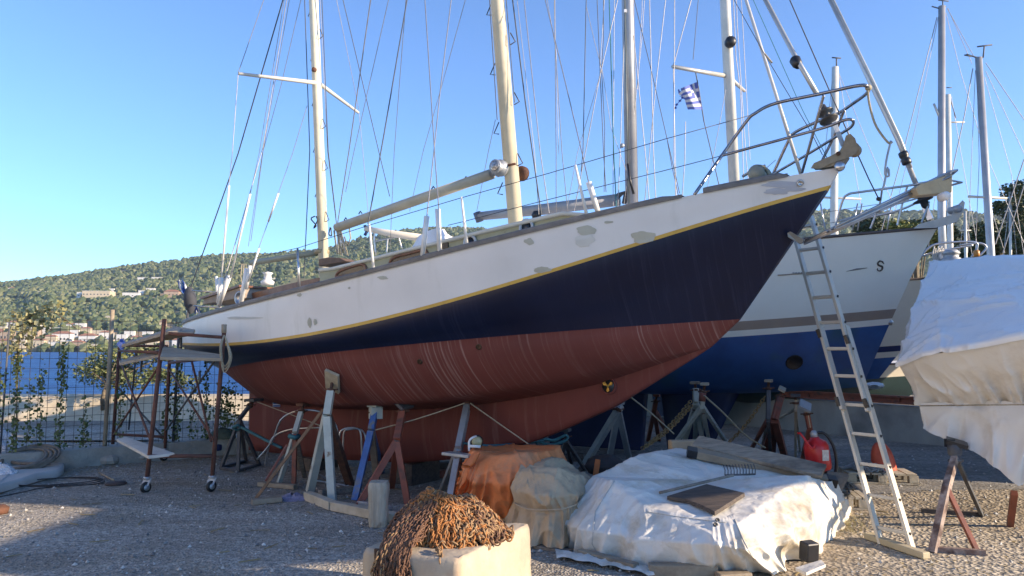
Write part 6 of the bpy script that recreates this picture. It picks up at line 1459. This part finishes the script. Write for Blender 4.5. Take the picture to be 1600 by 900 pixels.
# curtain hanging over the front-left face
A0=V((-.86,4.42,0)); A1=V((-.29,4.17,0)); fn=V((-.40,-.91,0)).normalized()
for k in range(80):
    t=random.uniform(.20,.50); s_=A0.lerp(A1,t); L0=random.uniform(.25,.45); out=.012+.03*random.random(); 
    top=V((s_.x-fn.x*.18,s_.y-fn.y*.18,0)); p=[V((pc_.x+(top.x-pc_.x)*.6,pc_.y+(top.y-pc_.y)*.6,.62+random.uniform(-.05,.05))),V((top.x,top.y,.56+random.uniform(-.05,.03))),s_-fn*.04+V((0,0,.49+random.uniform(0,.03))),s_+fn*out+V((0,0,.42))]
    for j in range(1,5): p.append(s_+fn*(out+.01*j)+V((random.gauss(0,.012),random.gauss(0,.008),.42-L0*j/4)))
    mb.use(chm[0 if random.random()<.85 else 2]); chainalong(mb,catmull(p,26),.042,.031,.0056)
p=[V((-.42,4.33,.47)),V((-.40,4.27,.47)),V((-.395,4.235,.44)),V((-.39,4.22,.41))]; mb.use(chm[2]); chainalong(mb,p,.04,.028,.006)
# dark filler under the links, standing in for the shaded gaps
core=MB(); rows=[]
for j in range(9):
    r_=j/8*.9; rows.append([V((pc_.x+.40*r_*math.cos(q),pc_.y+.34*r_*math.sin(q),mound(pc_.x+.40*r_*math.cos(q),pc_.y+.34*r_*math.sin(q))-.03)) for q in np.linspace(0,6.283,25)[:-1]])
mb.use(mat('chain_gap_shade',(.14,.08,.05),(.04,.025,.018),30,.9,.2,.8,60)); mb.grid(rows,closed=True)
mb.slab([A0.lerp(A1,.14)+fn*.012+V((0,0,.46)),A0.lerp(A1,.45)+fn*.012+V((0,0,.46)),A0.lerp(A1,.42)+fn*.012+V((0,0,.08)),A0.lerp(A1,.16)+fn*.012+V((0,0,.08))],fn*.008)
tag(mb.build('rusty_chain_heap'),'big tangled heap of rusty anchor chain on the concrete block','chain')
# timber post stump
sc=gz(G(591,822)); mb=MB(); rows=[]
zt=P(590,752,sc.y).z
for j in range(14):
    t=j/13; w0=.075+.013*min(1,t*1.6)+.004*math.sin(t*9); z=sc.z+(zt-sc.z)*t
    if t>.9: w0-= .01*(t-.9)*10
    rows.append([sc+V((w0*math.copysign(abs(math.cos(q))**.45,math.cos(q))+.006*nz((q,t,0),3),w0*math.copysign(abs(math.sin(q))**.45,math.sin(q)),z-sc.z)) for q in np.linspace(.2,6.483,25)[:-1]])
mb.grid(rows,closed=True); mb.add(rows[-1],[list(range(24))]); tag(mb.build('wooden_post_stump',mat('stump_wood',(.44,.39,.31),(.30,.26,.2),4,.85,0,.5,10,(7,7,.8),c3=(.2,.16,.12),s3=6,t3=(.6,.68))),'upright weathered wooden post stump beside the rusty chain heap','post')

# ---- scaffold ----
sf=thing('scaffold_tower','rusty tube scaffold tower on castors with plank platforms at the stern','scaffold',tuple(G(270,760)))
scr=mat('scaffold_rust',(.17,.065,.045),(.09,.04,.03),8,.8,.1,.3)
def tb(a,b,r=.024,name='tube',m=scr): return MB().tube([a,b],r,8).build(name,m,sf)
fa=G(229,770); fb=G(331,768); fc=G(175,718); fd=G(257,720)
def up(base,px,py,d): return (V((base.x,base.y,.17)),P(px,py,d))
A_=up(fa,257,498,fa.y+.1); B_=up(fb,351,507,fb.y+.1); C_=up(fc,187,540,fc.y); D_=up(fd,265,560,fd.y)
for a,b in (A_,B_,C_,D_): tb(a,b,.024,'upright')
onl=lambda ab,t: ab[0].lerp(ab[1],t)
tb(onl(A_,.13),onl(B_,.13),.022,'crossbar'); tb(onl(C_,.13),onl(D_,.13),.02,'crossbar'); tb(P(264,521,8.35),P(347,527,8.35),.02,'guard_rail'); tb(onl(B_,.78),onl(D_,.95),.02,'crossbar'); tb(onl(A_,.78),onl(C_,.95),.02,'crossbar'); tb(onl(C_,1.0),P(262,541,fd.y),.02,'guard_rail')
for a,b in ((onl(A_,.70),onl(C_,.12)),(onl(C_,.88),onl(A_,.22)),(P(338,560,8.6),onl(D_,.20)),(onl(D_,.88),onl(B_,.22)),(onl(C_,.6),onl(D_,.1))): tb(a,b,.013,'brace',darkst if random.random()<.6 else scr)
tb(P(300,566,9.0),P(330,690,8.5),.013,'brace'); tb(P(283,515,9.0),P(283,548,9.0),.014,'brace',darkst); tb(P(312,580,8.6),P(312,600,8.6),.014,'brace',darkst); tb(P(222,560,9.4),P(220,582,9.4),.014,'brace',darkst); tb(G(200,700)+V((0,0,.3)),P(213,548,fc.y),.014,'brace',darkst)
tb(P(350,507,8.45),P(350,520,8.45),.028,'upright_cap',wood)
def bplank(pts,th,name,m,label=None): return MB().slab([P(*p) for p in pts],(0,0,th)).build(name,m,sf,bevel=.004,label=label)
wg=mat('scaffold_plank',(.36,.30,.23),(.24,.2,.15),5,.8,0,.4,12,(1,4,4))
bplank([(255,543,8.6),(345,556,8.5),(347,562,8.2),(250,560,8.2)],.018,'platform_plank',wg); bplank([(186,566,9.9),(262,544,9.9),(262,553,8.7),(187,569,9.2)],.018,'platform_plank',wg)
bplank([(190,538,10.0),(276,512,9.6),(305,517,8.9),(302,522,8.6),(262,520,8.6),(190,541,9.6)],.018,'upper_plank',wg)
bplank([(182,688,9.9),(196,684,10.0),(273,710,8.5),(232,715,8.4)],.016,'tilted_board',mat('pale_board',(.55,.52,.46),(.45,.42,.37),4,.8,0,.2))
for f,nm in ((fa,1),(fb,1),(fc,1),(fd,1)):
    c=V((f.x,f.y,.062)); wh=MB(); wh.lathe(c-V((.018,0.01,0)),V((.85,-.5,0)),[(.03,0),(.058,.002),(.062,.012),(.062,.028),(.058,.036),(.03,.038)],20); w_=wh.build('castor_wheel',rubber,sf)
    MB().lathe(c-V((.018,.01,0)),V((.85,-.5,0)),[(.0,-.003),(.034,-.003),(.034,.001),(.034,.037),(.034,.042),(0,.042)],14).build('hub',galv,w_)
    MB().slab([c+V((-.05,-.03,.02)),c+V((.03,-.03,.02)),c+V((.05,-.0,.10)),c+V((-.03,0,.10))],(.003,.004,0)).tube([c+V((0,0,.09)),c+V((0,0,.115))],.04,8).build('castor_fork',galv,sf)
mb=MB()
for k in range(5):
    w0=7+2*(k%3); mb.tube(catmull([P(350,524,8.3),P(350-w0*.6,545,8.28-.01*k),P(352-2,572+5*(k%3),8.28),P(352+w0*.9,560,8.26-.01*k),P(352+w0*.3,535,8.28),P(351,524,8.3)],24),.007,5)
tag(mb.build('coiled_rope',rope),'loose coil of pale rope hanging on the right scaffold upright','rope')
mb=MB(); rows=[]
for i in range(7): rows.append([P(190+ (8-abs(i-3)*1.6)*math.cos(q)*(1+.3*nz((i,k,7),1.1)),538+(i-3)*2.0+3*math.sin(q),9.75-.05*math.sin(q)) for k,q in enumerate(np.linspace(0,6.28,12)[:-1])])
mb.grid(rows,closed=True); tag(mb.build('knotted_rag',mat('blue_rag',(.03,.12,.5),(.3,.35,.6),20,.8)),'bright blue rag knotted on the left corner of the scaffold','rag')

# ---- things along the kerb ----
c=G(334,712); c.z=.13; mb=MB(); mb.lathe(c-V((.13,0,0)),V((1,.15,0)),[(.0,0),(.07,.01),(.115,.06),(.125,.12),(.12,.2),(.09,.25),(.03,.275),(0,.278)],24); tag(mb.build('blue_float',mat('navy_plastic',(.008,.018,.09),(.006,.014,.07),5,.4)),'dark blue round plastic float lying by the kerb behind the scaffold','float')
mb=MB(); rows=[]; c=V((-4.62,fl(-4.62)-.02,.27)); c=V(((352-800)/F*11.3,fl((352-800)/F*11.3)+.02,.26))
for i in range(8): t=i/7; rr=math.sin(math.pi*(t*.5+.5))**.5 if t<1 else 0; rows.append([c+V((.2*rr*math.cos(q)*(1+.3*nz((k,i,1),.9)),.11*rr*math.sin(q),.16*t+.02*nz((k,i,0),1.3))) for k,q in enumerate(np.linspace(0,6.28,16)[:-1])])
mb.grid(rows,closed=True); tag(mb.build('green_bundle',mat('green_cloth',(.06,.09,.07),(.035,.055,.045),9,.8,0,.4)),'dark green cloth bundle on the kerb wall at the stern','bundle')
# slab, sack and coiled hose at left
mb=MB(); rows=[]
sl0=[G(-30,775),G(0,770),G(60,752),G(98,742),G(92,722),G(60,708),G(-30,708)]
N_=60; base_=catmull(sl0,N_,True)
for zz,k in ((0,1.0),(.05,1.0),(.085,.97),(.09,.9),(.10,.5),(.10,.02)):
    cc=sum(base_,V((0,0,0)))/N_; rows.append([V((cc.x+(p.x-cc.x)*k,cc.y+(p.y-cc.y)*k,zz+.02*nz(p*k,2.5,1)*(zz>0))) for p in base_])
mb.grid(rows,closed=True); tag(mb.build('cement_slab',mat('pale_cement',(.46,.45,.42),(.36,.35,.33),3,.9,0,.3)),'rounded pale cement slab at the left edge under the coiled hose','slab')
hosem=mat('hose_brown',(.17,.14,.11),(.11,.09,.07),12,.6,0,.2)
mb=MB()
cx=P(30,716,9.4)
for k in range(4):
    rr=.37-.035*k; hc=P(42,717,9.75); pts=[V((hc.x+rr*math.cos(q)+.02*math.sin(q*3+k),hc.y+.25*math.sin(q)-.02*k,hc.z+.01+(.13-.012*k)*math.sin(q)+.01*math.sin(q*2+k))) for q in np.linspace(.3*k,6.28+.3*k,40)]; mb.tube(pts,.021,8)
mb.tube(catmull([G(10,715)+V((0,0,.16)),G(12,738)+V((0,0,.15)),G(50,742)+V((0,0,.14)),G(78,741)+V((0,0,.13))],20),.021,8)
mb.tube([G(35,733)+V((0,0,.15)),G(86,732)+V((0,0,.14))],.02,8)
tag(mb.build('coiled_hose',hosem),'thick brown hose coiled on the pale cement slab at the left','hose')
def crumple(label,c,rx_,ry_,h_,m,name,cat,seed):
    mb=MB(); rows=[]
    for i in range(14):
        t=i/13; rr=math.cos(t*1.5)**.7; rows.append([c+V(((rx_*rr*(1+.45*nz((math.cos(q)*1.6,math.sin(q)*1.6,t*3),1,seed)))*math.cos(q),(ry_*rr*(1+.4*nz((math.cos(q)*1.6,math.sin(q)*1.6,t*3),1,seed+3)))*math.sin(q),h_*t*(1+.5*nz((q,t*3,0),1.2,seed)))) for q in np.linspace(0,6.283,37)[:-1]])
    mb.grid(rows,closed=True,smooth=False); return tag(mb.build(name,m),label,cat)
plw=creasemat('plastic_film',(.66,.68,.72),(.5,.52,.56),.3,14,.8)
crumple('crumpled clear-white plastic film beside the coiled hose',G(68,732)+V((0,.1,.1)),.2,.13,.14,plw,'plastic_film','plastic sheet',3)
crumple('white plastic sack at the far left edge behind the hose',G(4,712)+V((0,0,.08)),.2,.16,.28,plw,'plastic_sack','sack',6)
crumple('white plastic sack at the left edge in front of the hose',G(4,752)+V((0,0,.05)),.2,.16,.15,plw,'plastic_sack','sack',9)
crumple('crumpled lilac plastic bag on the gravel beside the leaning brown pole',G(458,782),.18,.1,.07,mat('lilac_plastic',(.24,.22,.32),(.13,.12,.18),25,.4,0,.5),'plastic_bag','plastic bag',12)
tag(MB().tube(catmull([G(-10,778),G(30,770),G(70,762),G(130,758),G(185,755)],30),.006,5).tube(catmull([V((G(90,755).x+.55*(1-.1*k)*math.cos(q),G(90,755).y+.0+.28*math.sin(q+.2*k),.012+.006*k)) for k in range(3) for q in np.linspace(0,6.28,12)],110),.006,5).build('ground_cable',mat('black_cable',(.03,.025,.025),None,9,.7)),'thin black cable looped on the gravel left of the scaffold','cable')
c=gz(G(181,758)); tag(MB().lathe(c,(0,0,1),[(.0,0),(.11,.0),(.12,.012),(.10,.028),(.04,.034),(0,.035)],22).build('round_plate',mat('rusty_disc',(.07,.045,.04),(.04,.03,.028),12,.8)),'dark rusty round disc lying on the gravel near the scaffold','disc')
tag(MB().tube([c+V((-.05,.05,.04)),G(155,742)+V((0,0,.03))],.012,6).build('stick',wood),'short thin stick lying against the rusty round disc','stick')
tag(MB().lathe(gz(G(-4,803)),(0,0,1),[(.0,0),(.09,0),(.1,.05),(.06,.08),(0,.085)],14).build('rusty_lump',rust),'small rusty lump at the extreme left edge of the gravel','metal scrap')
# weeds / straw
straw=leafmat('straw',(.25,.2,.08),(.35,.29,.12),(.45,.38,.2))
mb=MB()
for k in range(420):
    b0=gz(G(random.gauss(1318,22),random.gauss(822,9))); a=random.random()*6.28; h_=random.uniform(.02,.08); d=V((math.cos(a),math.sin(a),0)); e_=V((-d.y,d.x,0))*.003
    mb.add([b0-e_,b0+e_,b0+d*h_*1.2+V((0,0,h_*.7))],[[0,1,2]])
stuff(mb.build('dry_grass',straw),'tuft of dry yellow grass at the right foot of the white tarpaulin','grass')

# ---- unseen yachts added right of the camera to shade the yard ----
random.seed(9)
def offboat(label,q0,q1,t,zb_,zt_,zst,zw_):
    e1=V((.295,.955,0)); e2=V((-.955,.295,0)); A=e1*q0+e2*t; Bq=e1*q1+e2*t
    # hull and keel shaped for the shadow they cast
    T_,X,rw=yacht(label,(Bq.x,Bq.y),(-.295,-.955),(Bq-A).length,2.4,zt_,zst,zw_,zb_,[(.6,boatwhite),(.68,navyp),(9,darkaf)],keel=(.9,3.2,.05,.3,darkaf),name='shade_yacht',group='unseen yachts added for shade',stem_rake=.8)
    ml=A.lerp(Bq,.55); MB().beam(V((*A.lerp(Bq,.2).xy,zt_+.15)),V((*A.lerp(Bq,.82).xy,zt_+.1)),1.5,.9).build('deckhouse',boatwhite,T_,bevel=.1)  # deckhouse box added to lengthen the shade
    return T_

offboat('big unseen white yacht added right of the camera to shade the yard',4.15,13.5,-6.0,2.05,4.3,3.5,3.95)
offboat('smaller unseen white yacht added beyond the covered boat to shade the lane',11.0,17,-6.5,.9,3.2,3.0,2.0)

# unseen shed added left of the camera; its sunlit wall bounces warm light
sh=thing('bounce_shed','long unseen cream shed added left of the camera to bounce warm light','building',(-18,-6,0))
MB().box((-18,-6,3.5),(7.6,27,7.0)).build('wall',mat('shed_render',(.74,.66,.52),(.66,.58,.45),.6,.9,0,.2,8),sh)
MB().box((-18,-6,7.15),(8.4,27.8,.3)).build('roof',mat('shed_roof',(.35,.18,.12),(.26,.14,.1),3,.8),sh)
for k in range(5):
    w_=MB().box((-14.17,-17+5.4*k,2.6),(.1,1.6,1.2)).build('window',mat('shed_frame',(.25,.3,.36),None,5,.5),sh,bevel=.02); MB().box((-14.10,-17+5.4*k,2.6),(.02,1.4,1.0)).build('pane',glassd,w_)
MB().box((-14.17,4.4,1.25),(.1,1.4,2.5)).build('door',mat('shed_door',(.10,.18,.3),None,5,.5),sh)
# ---- air between the yard and the far hills ----
mb=MB(); mb.add([(-2600,-60,-4),(2600,-60,-4),(2600,2300,-4),(-2600,2300,-4),(-2600,-60,420),(2600,-60,420),(2600,2300,420),(-2600,2300,420)],[[3,2,1,0],[4,5,6,7],[0,1,5,4],[1,2,6,5],[2,3,7,6],[3,0,4,7]])
hm=bpy.data.materials.new('haze'); hm.use_nodes=True; n=hm.node_tree.nodes; n.remove(n['Principled BSDF']); pv=n.new('ShaderNodeVolumePrincipled'); pv.inputs['Density'].default_value=.00009; pv.inputs['Color'].default_value=(.75,.85,1,1); pv.inputs['Anisotropy'].default_value=.2
hm.node_tree.links.new(pv.outputs[0],n['Material Output'].inputs['Volume'])
o=mb.build('haze',hm); stuff(o,'faint haze in the air over the bay','haze')
